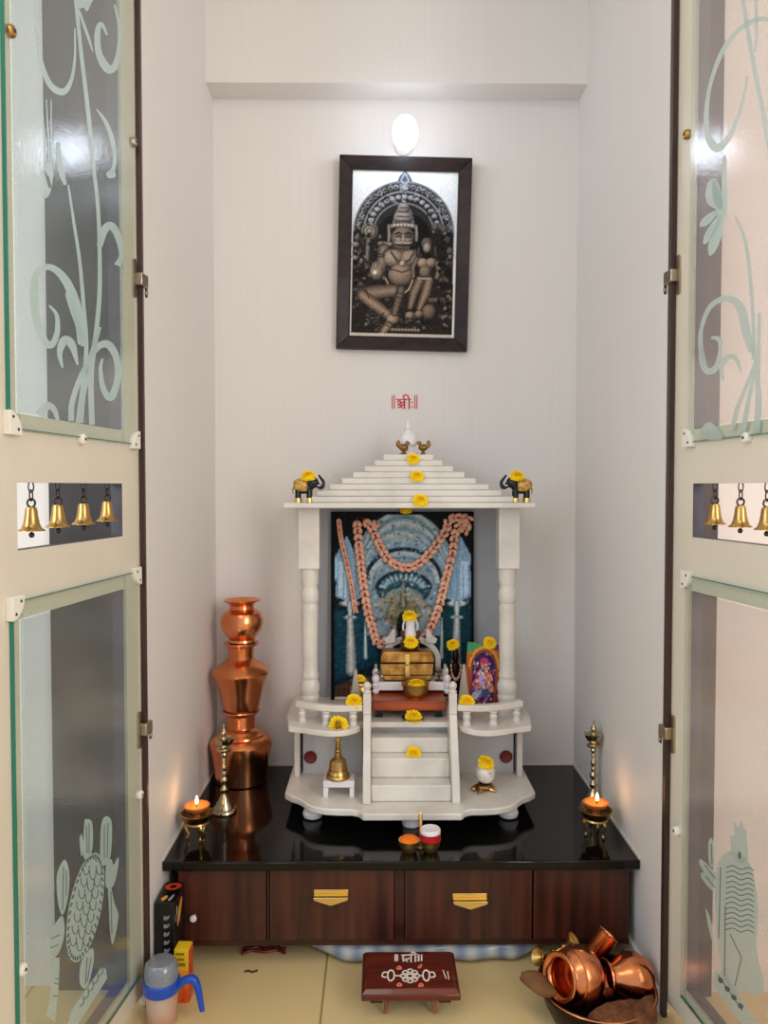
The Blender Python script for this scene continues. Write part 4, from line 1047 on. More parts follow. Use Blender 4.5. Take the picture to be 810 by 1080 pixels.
MB().box(-.044, .044, .0005, .008, 0, .172).build('backing', M['redwood'], t)
P.build('photo_print', .088, .172, M['print'], t)
# bowl and plate on the stairs head
bw_ = Vector((X(438.5, 1.917), 1.921, PZ+.0468))
t = thing('brass_bowl', 'round brass bowl of flower petals on the red-brown board before the throne', 'bowl', bw_)
t.scale = (1.2, 1.2, 1)
zz = .003
MB().lathe([(.013, 0), (.013, .002), (.017, zz), (.024, zz+.010), (.0275, zz+.021), (.0275, zz+.030), (.030, zz+.034), (.028, zz+.034), (.025, zz+.028), (.022, zz+.014), (0, zz+.006)], seg=26).build('bowl_body', M['brass'], t)
MB().ring((-.0245, 0, zz+.029), .004, .0014).build('ring_handle', M['darkbrass'], t)
pl = Vector((X(436, 1.878), 1.889, PZ))
t = thing('brass_plate', 'small dark brass plate under a yellow flower at the head of the stairs', 'plate', pl)
MB().lathe([(.017, 0), (.018, .001), (.026, .005), (.0275, .0065), (.026, .0068), (.017, .0025), (0, .0022)], seg=26).build('plate_body', M['darkbrass'], t)

# ------------------------------------------------------------------ marigolds
def marigold_mesh():
    B = MB(); r_ = random.Random(11)
    B.ell((0, 0, .30), (.62, .62, .30), 14, 8, 0)
    for ring, (n, R, z, tilt, L, w) in enumerate(((15, .60, .20, 8, .46, .30), (14, .55, .34, 26, .44, .28), (12, .44, .46, 44, .40, .26), (10, .30, .55, 60, .34, .22), (7, .15, .60, 76, .28, .18))):
        for k in range(n):
            a = 2*PI*(k+.5*(ring % 2))/n+r_.uniform(-.09, .09); tl = math.radians(tilt+r_.uniform(-8, 8)); l = L*r_.uniform(.85, 1.12)
            Mx = Matrix.Rotation(a, 4, 'Z') @ Matrix.Translation((R*.72, 0, z)) @ Matrix.Rotation(-tl, 4, 'Y')
            vs = []
            for i, (u, ww, zz) in enumerate(((0, .5, 0), (.45, 1, .06), (.85, .95, .03), (1, .6, -.05))):
                for v in (-1, 0, 1): vs.append((u*l, v*ww*w/2, zz*L+(0 if v else .035)+ (.02 if i == 3 and v else 0)))
            fs = []
            for i in range(3):
                for j in range(2): fs.append((i*3+j, i*3+j+1, i*3+j+4, i*3+j+3))
            B.add(vs, fs, 0 if ring < 3 else 1, Mx)
    return B
mg = marigold_mesh().build('marigold_flower', [M['petal'], M['petalcore']], ang=60)
used = [False]
def marigold(p, label, r=.0185, tilt=0, rz=0, roll=0):
    """p: point the flower rests on"""
    if used[0]: o = mg.copy(); C.objects.link(o)
    else: o = mg; used[0] = True
    r *= 1.16
    o.location = p; o.scale = (r, r, r); o.rotation_euler = Euler((math.radians(tilt), math.radians(roll), rz))
    return tag(o, label, 'flower', 'marigolds on the shrine')

# ------------------------------------------------------------------ elephants on the eave
def elephant(px, flip, label, flabel):
    Y = 1.893; z = .9914
    t = thing('elephant_figurine', label, 'figurine', (X(px, Y), Y, z), group='elephants on the shrine roof')
    t.scale = (1.12, 1.12, 1.12)
    f = flip       # +1: trunk points right
    B = MB().ell((-.004*f, 0, .034), (.022, .014, .016))
    for dx in (-.017, .008):
        for dy in (-.007, .007): B.lathe([(.0062, .009), (.006, .03)], c=(dx*f, dy, 0), seg=12)
    B.ell((.017*f, -.001, .043), (.0115, .0105, .0125))
    tr = spline([(.024*f, -.001, .041), (.031*f, -.001, .033), (.037*f, -.001, .034), (.039*f, -.001, .044), (.033*f, -.001, .053), (.028*f, -.001, .060)], 5)
    B.tube(tr, [.0058-.0034*i/(len(tr)-1) for i in range(len(tr))], 10)
    B.tube([(-.025*f, 0, .038), (-.029*f, 0, .028), (-.028*f, 0, .018)], .0014, 6)
    B.build('body', M['black'], t, remesh=.0013)
    for dx in (-.017, .008):
        for dy in (-.007, .007): MB().lathe([(.0075, 0), (.0075, .004), (.0068, .0095)], c=(dx*f, dy, 0), seg=14).build('gold_foot', M['gold'], t)
    Bk = MB(); n = 14; vs = []; fs = []
    for i in range(n+1):
        a = math.radians(-38+256*i/n)
        for x in (-.0265, -.018, -.004, .004):
            u = (x+.004)/.0245; k = math.sqrt(max(0, 1-u*u*.8))
            vs.append((x*f, -math.cos(a)*(.0156*k+.001), .035+math.sin(a)*(.0175*k+.001)))
    for i in range(n):
        for j in range(3): fs.append((i*4+j, i*4+j+1, i*4+j+5, i*4+j+4))
    Bk.add(vs, fs)
    o = Bk.build('gold_blanket', M['darkgold'], t, ang=80); md = o.modifiers.new('solid', 'SOLIDIFY'); md.thickness = .0014; md.offset = 0
    MB().tube([(.004*f, -math.cos(a)*.0165, .035+math.sin(a)*.0185) for a in [math.radians(-8+196*k/16) for k in range(17)]], .0011, 6).build('blanket_trim', M['silverbrass'], t)
    for dy in (-1, 1):
        MB().ell((0, 0, 0), (.0075, .0022, .010), 12, 8, M=Matrix.Rotation(.3*f, 4, 'Y')).build('ear', M['black'], t, (.012*f, dy*.0112-.001, .042))
        MB().tube(spline([(.025*f, dy*.0055, .038), (.030*f, dy*.006, .036), (.033*f, dy*.006, .040)], 3), [.0013]*6+[.0007], 6).build('tusk', M['pearl'], t)
    marigold((X(px, Y)+.0065*f, Y-.005, z+.0585), flabel, .0185, 38)
M['darkgold'] = mat('gold_brocade', (232, 190, 110), .4, .45, rgb2=(176, 128, 62), nscale=160)
elephant(323, 1, 'black elephant figurine with gold blanket on the left end of the shrine roof', 'yellow marigold on the left elephant\'s head')
elephant(546.5, -1, 'black elephant figurine with gold blanket on the right end of the shrine roof', 'yellow marigold on the right elephant\'s head')
# little brass birds on the top tier
for px, f, w in ((425.5, 1, 'left'), (446, -1, 'right')):
    Y = 1.964; p = Vector((X(px, Y), Y, 1.0822))
    p = Vector((X(px, 1.962), 1.964, RT+.0002))
    t = thing('brass_bird', 'tiny brass bird figure at the %s of the shrine\'s white dome finial' % w, 'figurine', p, group='birds by the dome finial')
    t.scale = (1.2, 1.2, 1.15)
    B = MB().lathe([(.006, 0), (.0065, .002), (.003, .004), (.003, .008)], seg=12).ell((0, 0, .015), (.0105, .007, .008)).ell((.008*f, 0, .025), (.0045, .0045, .005)).tube([(.011*f, 0, .025), (.015*f, 0, .0235)], [.002, .0006], 6)
    B.tube([(.004*f, 0, .018), (.008*f, 0, .025)], .004, 8)
    B.tube(spline([(-.006*f, 0, .016), (-.012*f, 0, .022), (-.010*f, 0, .031)], 4), [.005]*5+[.004]*3+[.0015], 8)
    B.build('body', M['darkbrass'], t, remesh=.0009)

# flowers
marigold((X(435.5, 1.948), 1.9475, .991+.0151*7+.0003), 'yellow marigold at the foot of the dome finial, highest of the roof flowers', .0160, 62)
marigold((X(439.5, 1.92), 1.917, .991+.0151*4+.0003), 'yellow marigold on the middle of the stepped roof, second from the top', .0175, 52)
marigold((X(443, 1.875), 1.874, .9914), 'yellow marigold on the lowest roof steps, nearest the eave', .0195, 52)
q = on_poster(428, 543, 0)
marigold((q.x, PY+.022, CT+SLT+PH+.0005), 'orange-yellow marigold on the top edge of the tall print', .017, 40)
marigold((X(432, 1.975), 1.984, CZ+.0815), 'yellow marigold on the white head of the little idol', .0195, 30)
marigold((X(433.5, 1.955), 1.966, CZ+.020), 'yellow marigold on the lap of the little white-headed idol', .0185, 50)
marigold((bp.x-.002, bp.y, bp.z+.0765), 'yellow marigold in the small dark pot left of the throne', .0155, 45)
marigold((ip.x-.006, ip.y-.004, ip.z+.152), 'yellow marigold on the dark idol right of the throne', .0175, 40, roll=-22)
marigold((fp.x+.024, fp.y+.017, fp.z+.169), 'yellow marigold on the top edge of the small colour picture', .0175, 55)
marigold((X(373.5, 1.856), 1.858, PZ+.0502), 'yellow marigold on the left balustrade rail beside the stairs', .021, 48)
marigold((X(492.5, 1.856), 1.858, PZ+.0502), 'yellow marigold on the right balustrade rail beside the stairs', .019, 48)
marigold((bw_.x+.002, bw_.y, bw_.z+.024), 'yellow marigold petals filling the brass bowl before the throne', .022, 8)
marigold((pl.x, pl.y-.002, pl.z+.0026), 'yellow marigold on the small plate at the head of the stairs', .0215, 36)
marigold((X(436.5, 1.826), 1.838, .3824), 'yellow marigold lying on the shrine steps', .0185, 52)
marigold((X(356, 1.803), 1.834, PZ+.0008), 'large yellow marigold on the platform edge behind the brass bell', .0235, 55)

# ------------------------------------------------------------------ bell on a little white stool
bz = CT+BT
Y = 1.815; sx = X(357.5, Y)
t = thing('bell_stool', 'tiny white marble stool under the brass bell on the shrine base', 'stool', (sx, Y, bz))
MB().box(-.037, .037, -.024, .024, .024, .040).build('stool_top', M['pearl'], t, bev=.002)
for a in (-1, 1):
    for b in (-1, 1): MB().box(a*.031-.0055, a*.031+.0055, b*.018-.0055, b*.018+.0055, 0, .0238).build('leg', M['pearl'], t, bev=.001)
t = thing('hand_bell', 'polished brass hand bell with figured handle, on the tiny white stool', 'bell', (sx-.003, Y, bz+.0402))
t.scale = (1.05, 1.05, 1.14)
MB().lathe([(.0275, 0), (.0278, .003), (.024, .008), (.0205, .018), (.0192, .030), (.0178, .036), (.012, .041), (.0085, .043), (.0085, .046), (.006, .047), (0, .047)], seg=32).build('bell_body', M['brass'], t)
MB().ring((0, 0, .0185), .0205, .0010, M=Matrix.Rotation(PI/2, 4, 'X'), seg=28).ring((0, 0, .0085), .0240, .0010, M=Matrix.Rotation(PI/2, 4, 'X'), seg=28).build('bell_band', M['darkbrass'], t)
MB().lathe([(.007, .0465), (.0085, .049), (.006, .052), (.0075, .056), (.0055, .059), (.0065, .064), (.0055, .075), (.007, .080), (.006, .084), (.008, .087), (.0085, .092), (.006, .096)], seg=18).build('handle', M['brass'], t)
B = MB().ell((0, 0, .100), (.008, .006, .007)).ell((0, -.001, .108), (.0055, .005, .006)).ell((0, 0, .115), (.004, .004, .006)).ell((-.008, -.001, .100), (.003, .003, .007)).ell((.008, -.001, .100), (.003, .003, .007)).ell((0, .003, .104), (.011, .002, .011))
B.build('handle_figure', M['darkbrass'], t, remesh=.001)

# ------------------------------------------------------------------ brass tortoise, white egg
Y = 1.835; q = Vector((X(511.5, Y), Y, bz))
t = thing('brass_tortoise', 'small brass tortoise on the right of the shrine base, under a white egg', 'figurine', q, (0, 0, .25))
B = MB().ell((0, 0, .0105), (.0225, .018, .0085), 18, 10)
B.build('shell', M['darkbrass'], t)
Bb = MB().ell((-.029, -.004, .008), (.008, .006, .0055)).tube([(-.017, -.001, .007), (-.028, -.004, .008)], .004)
for a, b in ((-.018, -.017), (.016, -.019), (-.016, .017), (.016, .017)):
    Bb.tube([(a*.6, b*.6, .007), (a, b, .005), (a*1.35, b*1.25, .002)], [.005, .0045, .0025], 8)
Bb.tube([(.02, 0, .006), (.03, .002, .003)], [.003, .001], 8)
Bb.build('limbs', M['brass'], t)
MB().ring((0, 0, .019), .0115, .002, M=Matrix.Rotation(PI/2, 4, 'X')).build('egg_seat', M['darkbronze'], t)
ez = bz+.0185
t = thing('white_egg', 'white carved egg-shaped stone resting on the brass tortoise', 'ornament', (q.x+.003, q.y, ez))
MB().lathe([(.0, 0), (.010, .001), (.018, .007), (.0225, .017), (.0235, .024), (.0225, .032), (.018, .041), (.010, .047), (0, .0485)], seg=28).build('egg_body', mat('carved_white_stone', (238, 230, 226), .4, rgb2=(216, 200, 194), nscale=60, bump=.3, bscale=90), t)
MB().ell((.008, -.0217, .031), (.0035, .0025, .003), 10, 8).build('pink_dot', mat('faint_pink_mark', (214, 160, 150), .6), t)
marigold((q.x+.001, q.y-.003, ez+.0445), 'yellow marigold on the white egg above the brass tortoise', .0205, 30, roll=14)

# ------------------------------------------------------------------ twin powder cups by the front edge
Y = 1.628; PYD[0] = 890
def cup(px, label, cat_powder, name2):
    c = Vector((X(px, Y), Y, CT)); t = thing('powder_cup', label, 'cup', c, group='powder cups on the worktop')
    MB().lathe([(.010, 0), (.013, .001), (.0175, .008), (.0205, .017), (.0215, .024), (.0225, .026), (.0205, .026), (.019, .022), (0, .020)], seg=26).build('cup_body', M['gold'], t)
    return t, c
t, c = cup(431.5, 'small golden cup of orange powder near the worktop\'s front edge', 'orange', '')
MB().lathe([(.0205, .0245), (.0208, .026), (.016, .031), (.008, .0335), (0, .034)], seg=22).build('orange_powder', M['orange'], t)
t, c = cup(454, 'small golden cup of red powder with a white lid, near the worktop\'s front edge', 'red', '')
MB().lathe([(.0208, .0255), (.0222, .027), (.0222, .037), (.019, .039), (0, .039)], seg=22).build('red_powder', M['red'], t)
MB().lathe([(.017, .0392), (.0215, .041), (.022, .047), (.020, .0505), (.016, .049), (0, .048)], seg=26).build('white_lid', M['pearl'], t)
t = thing('gold_spoon_handle', 'slim upright golden spoon standing between the two powder cups', 'spoon', (X(443.5, 1.640), 1.642, CT))
MB().lathe([(.0055, 0), (.006, .0015), (.0025, .005), (.0032, .04), (.0042, .062), (.0046, .072), (.003, .077), (0, .078)], seg=12).ell((0, -.0, .0745), (.0042, .002, .006), 10, 8).build('spoon_body', M['gold'], t)

# ------------------------------------------------------------------ lamps
PYD[0] = 850
def samai(x, y, label):
    t = thing('standing_oil_lamp', label, 'oil lamp', (x, y, CT), group='standing oil lamps on the worktop')
    MB().lathe([(.0295, 0), (.031, .003), (.029, .007), (.024, .009), (.0235, .013), (.019, .018), (.0185, .022), (.013, .029), (.012, .033), (.0085, .039)], seg=28).build('base', M['silverbrass'], t)
    MB().lathe([(.0085, .039), (.005, .044), (.009, .050), (.0095, .055), (.005, .061), (.0045, .066), (.0085, .073), (.009, .079), (.005, .086), (.0065, .093), (.0045, .099), (.0075, .106), (.0065, .112), (.0045, .117), (.006, .124), (.0045, .132), (.008, .139), (.006, .144)], seg=20).build('stem', M['silverbrass'], t)
    MB().lathe([(.006, .144), (.016, .148), (.018, .152), (.015, .155), (.010, .158), (.010, .162)], seg=24).build('drip_dish', M['silverbrass'], t)
    # five-spouted bowl
    n = 60; vs = []; fs = []
    rows = [(.008, .160, 0), (.016, .163, .1), (.019, .170, .5), (.0215, .179, 1), (.019, .177, 1), (.008, .174, .2)]
    for r0, z0, k0 in rows:
        for i in range(n):
            a = 2*PI*i/n; pk = max(0, math.cos(5*a/2+.6))**10 + max(0, -math.cos(5*a/2+.6))**10
            vs.append(((r0+.006*k0*pk)*math.cos(a), (r0+.006*k0*pk)*math.sin(a), z0-.001*pk*k0))
    for j in range(len(rows)-1):
        for i in range(n): i2 = (i+1) % n; fs.append((j*n+i, j*n+i2, (j+1)*n+i2, (j+1)*n+i))
    fs.append(tuple(range(n-1, -1, -1))); fs.append(tuple((len(rows)-1)*n+i for i in range(n)))
    MB().add(vs, fs).build('spouted_bowl', M['silverbrass'], t, ang=60)
    MB().lathe([(.007, .172), (.009, .178), (.0055, .183), (.0075, .188), (.008, .193), (.004, .199), (.0025, .205), (.0035, .208), (0, .213)], seg=18).build('finial', M['silverbrass'], t)
samai(X(236.5, 1.835), 1.835, 'tall silvery oil lamp on the left of the worktop, before the copper pots')
samai(X(625.5, 1.86), 1.86, 'tall silvery oil lamp on the right of the worktop, by the right wall')
def diya(x, y, label, label2):
    t = thing('lamp_tripod', label, 'lamp stand', (x, y, CT), group='brass tripods on the worktop')
    MB().lathe([(.012, .040), (.026, .042), (.031, .047), (.0335, .056), (.0365, .060), (.034, .061), (.030, .053), (.024, .0475), (0, .046)], seg=32).build('dish', M['darkbrass'], t)
    MB().lathe([(.026, .036), (.0275, .038), (.026, .0415), (.014, .0418)], seg=28).build('foot_ring', M['brass'], t)
    for k in range(3):
        a = -PI/2+2*PI*k/3+.55
        pts = spline([(.019, .040), (.026, .032), (.023, .020), (.019, .009), (.024, .003)], 5)
        MB().tube([(r*math.cos(a), r*math.sin(a), max(z, .0035)) for r, z in pts], [.0045-.0022*i/(len(pts)-1) if i < len(pts)-3 else .0035 for i in range(len(pts))], 8).build('leg', M['brass'], t)
    l = thing('clay_lamp', label2, 'oil lamp', (x, y, CT+.0465), group='lit clay lamps')
    MB().lathe([(.007, 0), (.009, .002), (.006, .005), (.006, .010), (.013, .015), (.024, .022), (.0285, .030), (.0265, .031), (.022, .026), (0, .024)], seg=28).build('bowl', M['clay'], l)
    MB().lathe([(.0255, .0285), (0, .0286)], seg=24, cap=False).build('oil', M['wax'], l)
    MB().tube([(0, -.004, .026), (.001, -.006, .036)], .0016, 6).build('wick', M['wick'], l)
    MB().lathe([(.0, .034), (.003, .037), (.0036, .041), (.0024, .047), (.001, .052), (0, .054)], c=(.001, -.006, 0), seg=14).build('flame', M['flame'], l)
    L = bpy.data.lights.new('flame_light', 'POINT'); L.energy = .06; L.color = (1, .56, .26); L.shadow_soft_size = .01
    o = bpy.data.objects.new('flame_light', L); C.objects.link(o); o.location = (x, y-.006, CT+.0465+.066)
diya(X(207.5, 1.688), 1.69, 'brass tripod dish under the left burning clay lamp', 'burning clay lamp on the left end of the worktop')
diya(X(628.5, 1.70), 1.70, 'brass tripod dish under the right burning clay lamp', 'burning clay lamp on the right end of the worktop')

# ------------------------------------------------------------------ stack of copper pots
px_, py_ = -.366, 2.035
k = 2.035/811
def pot(name, prof, z, label, dx=0, M_=M['copper'], seg=48):
    t = thing(name, label, 'pot', (px_+dx, py_, z), group='stacked copper pots')
    MB().lathe(prof, seg=seg, cap=False).build('pot_body', M_, t, ang=28)
    return t
z0 = CT
t = pot('copper_pot', [(0, 0), (.064, 0), (.068, .003), (.072, .04), (.078, .078), (.0825, .100), (.0825, .106), (.077, .113), (.066, .121), (.062, .122), (.060, .127), (.052, .132), (.050, .135), (.046, .139), (.038, .144), (.0365, .15), (.0375, .168), (.0365, .176), (.040, .180), (.0485, .184), (.050, .188), (.0485, .1905), (.038, .1905), (.032, .184), (.031, .16)], z0, 'wide copper water pot at the bottom of the stack of three')
z1 = z0+.1908
t = pot('copper_pot', [(0, 0), (.040, 0), (.045, .001), (.047, .004), (.055, .040), (.063, .070), (.073, .094), (.0755, .100), (.0755, .104), (.069, .112), (.052, .124), (.046, .128), (.0385, .133), (.034, .138), (.033, .150), (.035, .166), (.036, .170), (.0455, .174), (.0465, .178), (.045, .1805), (.035, .1805), (.030, .174), (.029, .15)], z1, 'middle copper pot of the stack of three, with a sharp shoulder', .001)
z2 = z1+.1808
t = pot('copper_pot', [(0, 0), (.033, 0), (.036, .002), (.034, .008), (.044, .022), (.053, .036), (.0565, .050), (.0555, .064), (.049, .078), (.038, .086), (.033, .089), (.032, .098), (.036, .104), (.046, .1085), (.049, .111), (.0475, .1130), (.038, .109), (.030, .102), (.029, .09)], z2, 'round copper pot with a flared rim on top of the stack of three', .004)

# ------------------------------------------------------------------ little red-brown stool on the floor
PYD[0] = 1030
Y0, Y1 = 1.436, 1.568
xa, xb = X(381, 1.436), X(486, 1.436)
cx, cyy = (xa+xb)/2, (Y0+Y1)/2; hw = (xb-xa)/2; hd = (Y1-Y0)/2
t = thing('low_wooden_stool', 'low polished red-brown stool with white floor-art pattern, on the floor before the cabinet', 'stool', (cx, cyy, 0))
T1 = .068
B = MB(); e = .008
B.box(-hw, hw, -hd, hd, T1-.020, T1-.008)
B.add([(-hw, -hd, T1-.008), (hw, -hd, T1-.008), (hw, hd, T1-.008), (-hw, hd, T1-.008), (-hw+e, -hd+e, T1), (hw-e, -hd+e, T1), (hw-e, hd-e, T1), (-hw+e, hd-e, T1)], [(4, 5, 6, 7), (0, 1, 5, 4), (1, 2, 6, 5), (2, 3, 7, 6), (3, 0, 4, 7), (0, 3, 2, 1)])
B.build('stool_top', M['stoolwood'], t, bev=.0015)
for s in (-1, 1): MB().box(s*.066-.012, s*.066+.012, -hd+.012, hd-.012, T1-.032, T1-.0203).build('cleat', M['cabframe'], t, bev=.001)
for sx in (-1, 1):
    for sy in (-1, 1):
        pts = spline([(sx*.046, sy*.028, T1-.0205), (sx*.048, sy*.031, .035), (sx*.046, sy*.032, .018), (sx*.050, sy*.036, .004)], 4)
        MB().tube([tuple(p) for p in pts], [.007-.0035*i/(len(pts)-1) for i in range(len(pts))], 10).build('leg', M['legwood'], t)
# painted pattern, drawn on the top
Bp = MB(); Bq = MB()
def onstool(px, py):
    d = ray(px, py); r = CAM+d*((T1+.0003-CAMZ)/d.z); return (r.x-cx, r.y-cyy, T1+.0003)
def pst(B, pts, w=1.3, closed=False):
    q = spline(pts, 5, closed) if len(pts) > 2 else pts
    if closed: q = q+[q[0]]
    vs = []
    for i, p in enumerate(q):
        a, b = q[max(i-1, 0)], q[min(i+1, len(q)-1)]; tx, ty = b[0]-a[0], b[1]-a[1]; L = math.hypot(tx, ty) or 1
        vs.append(onstool(p[0]-ty/L*w/2, p[1]+tx/L*w/2)); vs.append(onstool(p[0]+ty/L*w/2, p[1]-tx/L*w/2))
    B.add(vs, [(2*i, 2*i+1, 2*i+3, 2*i+2) for i in range(len(q)-1)])
def S(x, y): return (375+x/6.75, 990+y/6.75)
Bw = MB()
for x in (283, 297, 450, 470): pst(Bw, [S(x, 112), S(x, 160)], 1.5)                     # double bars
pst(Bw, [S(325, 118), S(440, 112)], 1.3); pst(Bw, [S(345, 120), S(335, 140), S(350, 150), S(365, 140)], 1.5); pst(Bw, [S(335, 160), S(360, 150), S(385, 138)], 1.5); pst(Bw, [S(350, 150), S(372, 165)], 1.3)
pst(Bw, [S(395, 115), S(395, 168)], 1.5); pst(Bw, [S(395, 112), S(405, 96), S(425, 104), S(428, 116)], 1.3); pst(Bw, [S(425, 114), S(425, 166)], 1.5); pst(Bw, [S(440, 128), S(440, 134)], 1.5); pst(Bw, [S(440, 150), S(440, 156)], 1.5)
for k in range(8):
    a = 2*PI*k/8; pst(Bp, [S(388+60*math.cos(a-.28), 265+44*math.sin(a-.28)), S(388+64*math.cos(a), 265+48*math.sin(a)), S(388+60*math.cos(a+.28), 265+44*math.sin(a+.28)), S(388+26*math.cos(a), 265+20*math.sin(a))], 1.1, True)
pst(Bp, [S(388+20*math.cos(2*PI*k/8), 265+15*math.sin(2*PI*k/8)) for k in range(8)], 1.3, True)
for s, c0 in ((-1, 250), (1, 505)):
    pst(Bp, [S(c0-s*20, 285), S(c0+s*5, 300), S(c0+s*20, 275), S(c0+s*15, 235), S(c0-s*10, 225), S(c0-s*25, 250)], 1.5, True)
    pst(Bp, [S(c0+s*20, 240), S(c0+s*50, 240), S(c0+s*60, 268), S(c0+s*30, 275)], 1.4); pst(Bp, [S(388+s*66, 265), S(c0-s*26, 262)], 1.3)
pst(Bp, [S(622, 222), S(645, 285)], .9); pst(Bp, [S(655, 232), S(664, 290)], .9)
for x, y in ((310, 205), (312, 325), (465, 328)): pst(Bq, [S(x-16, y+8), S(x, y-8), S(x+16, y+6), S(x, y+10)], 1.7, True)
pst(Bq, [S(445, 205), S(458, 190), S(470, 185), S(462, 205)], 1.3, True)
Bw.build('white_lettering', M['dust'], t, smooth=False); Bp.build('white_pattern', M['dust'], t, smooth=False); Bq.build('pink_pattern', M['pink'], t, smooth=False)

# ------------------------------------------------------------------ left floor: box, packet, jug
t = thing('incense_box', 'tall black carton with orange and yellow print, between the left wall and the cabinet', 'box', (-.4275, 1.556, 0))
bwid, bdep, bh = .0385, .082, .197
MB().box(-bwid/2, bwid/2, -bdep/2, bdep/2, 0, bh).build('carton', M['black'], t, bev=.001)
BM_ = {}
def flat(pts, P3, mi):
    q = spline(pts, 5, True); BM_.setdefault((P3, mi, len(BM_) if mi < 3 else -1), MB()).add([P3(*p) for p in q], [tuple(range(len(q)))])
top = lambda u, v: (u*bwid/2, v*bdep/2, bh+.0004)
frt = lambda u, v: (u*bwid/2, -bdep/2-.0004, v*bh)
sid = lambda u, v: (bwid/2+.0004, u*bdep/2, v*bh)
flat([(-.7, .35), (0, .2), (.75, .4), (.8, .75), (0, .9), (-.75, .7)], top, 0); flat([(-.35, .45), (.1, .4), (.4, .55), (0, .7)], top, 1); flat([(-.6, -.6), (-.2, -.3), (0, -.5), (-.3, -.8)], top, 1); flat([(.2, -.7), (.5, -.2), (.6, -.4), (.4, -.8)], top, 2)
flat([(-.2, .02), (.5, .0+.02), (.8, .1), (.3, .16), (-.2, .1)], frt, 0)
for k in range(6):
    z = .40+k*.085; flat([(-.1, z), (.35, z+.01), (.5, z+.05), (.2, z+.035), (-.05, z+.045)], frt, 3)
flat([(-.5, .70), (0, .74), (.45, .88), (.2, .92), (-.3, .84)], sid, 1); flat([(-.6, .1), (.2, .05), (.4, .15), (-.2, .22)], sid, 0); flat([(-.7, .84), (-.5, .83), (-.45, .9), (-.65, .92)], sid, 2)
pm = [mat('orange_red_print', (206, 68, 30), .45), mat('amber_print', (222, 156, 50), .45), mat('pale_blue_print', (140, 160, 170), .45), mat('grey_print', (120, 124, 120), .45)]
for (p3, mi, _k), bb in BM_.items(): bb.build(('orange_print', 'amber_print', 'pale_print', 'grey_lettering')[mi], pm[mi], t, smooth=False)
t = thing('snack_packet', 'yellow and red printed carton behind the blue jug handle on the floor', 'packet', (-.392, 1.520, 0), (0, 0, -.05))
MB().box(-.0145, .0145, -.015, .015, 0, .108).build('carton', [M['skin_y']], t, bev=.001)
B = MB(); B.box(.0146, .0150, -.0148, .0148, .001, .107); B.build('red_side', mat('red_card', (176, 40, 24), .5, rgb2=(226, 96, 40), nscale=40), t, smooth=False)
B = MB()
for z in (.099, .088): B.box(-.011, .006, -.0156, -.0151, z-.0025, z+.0025)
B.box(-.011, .008, -.0156, -.0151, .074, .081); B.build('text_lines', mat('ochre_ink', (150, 112, 30), .5), t, smooth=False)
B = MB().box(-.0145, .0145, -.0156, -.0151, .0, .066); B.build('flame_print', mat('flame_print', (226, 70, 26), .5, rgb2=(244, 178, 40), nscale=26, stretch=(1, 1, .4)), t, smooth=False)
jy = 1.450; jx = -.4165
t = thing('plastic_jug', 'cloudy plastic jug with a blue rim and blue handle at the left door\'s foot', 'jug', (jx, jy, 0))
MB().lathe([(.024, 0), (.026, .003), (.0285, .05), (.030, .070), (.031, .073)], seg=32).build('jug_body', mat('printed_jug_wall', (206, 150, 120), .35, rgb2=(196, 176, 164), nscale=18), t)
MB().lathe([(.0312, .0730), (.0325, .074), (.0335, .083), (.0335, .097), (.0315, .099), (.0305, .099)], seg=32).build('blue_rim', M['blue'], t)
MB().lathe([(.0305, .0992), (.0305, .120), (.0285, .133), (.023, .139), (0, .140)], seg=32).build('cloudy_lid', M['clearblue'], t)
MB().lathe([(.0290, .0992), (.0290, .114), (0, .1145)], seg=28).build('blue_insert', mat('slate_blue_plastic', (96, 132, 172), .4), t)
pts = spline([(.0325, -.004, .087), (.046, -.008, .101), (.060, -.010, .104), (.068, -.011, .088), (.073, -.012, .062), (.077, -.013, .036)], 6)
MB().tube(pts, [.0085]*12+[.0080-.0032*i/(len(pts)-13) for i in range(len(pts)-12)], 12).build('handle', M['blue'], t)
t.scale = (1.05, 1.05, .87)

# ------------------------------------------------------------------ copper things heaped on the right
t = thing('bronze_basin', 'wide dark bronze basin on the floor holding the copper pots, at the right', 'basin', (.424, 1.462, 0))
t.scale = (.9, .9, .95)
MB().lathe([(0, 0), (.085, 0), (.098, .004), (.112, .03), (.118, .058), (.126, .062), (.126, .066), (.114, .065), (.107, .03), (.09, .010), (0, .008)], seg=48).build('basin_body', M['darkbronze'], t)
MB().ring((0, 0, .0655), .1225, .0022, M=Matrix.Rotation(PI/2, 4, 'X'), seg=48).build('rim_band', M['copper'], t)
def axis(d):
    d = Vector(d).normalized(); return d.to_track_quat('Z', 'Y').to_euler()
q = None
lota = [(0, -.050), (.020, -.050), (.038, -.043), (.053, -.026), (.059, -.004), (.056, .016), (.046, .030), (.038, .035), (.037, .042), (.043, .049), (.0495, .052), (.0475, .0545), (.041, .053), (.034, .044), (.034, .036), (.043, .022), (.050, 0), (.044, -.024), (.02, -.042), (0, -.043)]
q = atY(609, 1029, 1.452)
t = thing('copper_lota', 'round copper pot lying with its open mouth to the left, nearest in the basin', 'pot', q, axis((-.80, -.42, .20)), 'copper pots in the basin')
t.scale = (.9, .9, .9)
MB().lathe(lota, seg=40, cap=False).build('pot_body', M['copper'], t, ang=50)
MB().ring((0, 0, .0225), .0525, .0016, M=Matrix.Rotation(PI/2, 4, 'X'), seg=40).build('neck_band', M['copper'], t)
q = atY(662, 1031, 1.480)
t = thing('copper_lota', 'copper pot tipped on its side beside the right wall, rim to the left', 'pot', q, axis((-.93, -.20, .12)), 'copper pots in the basin')
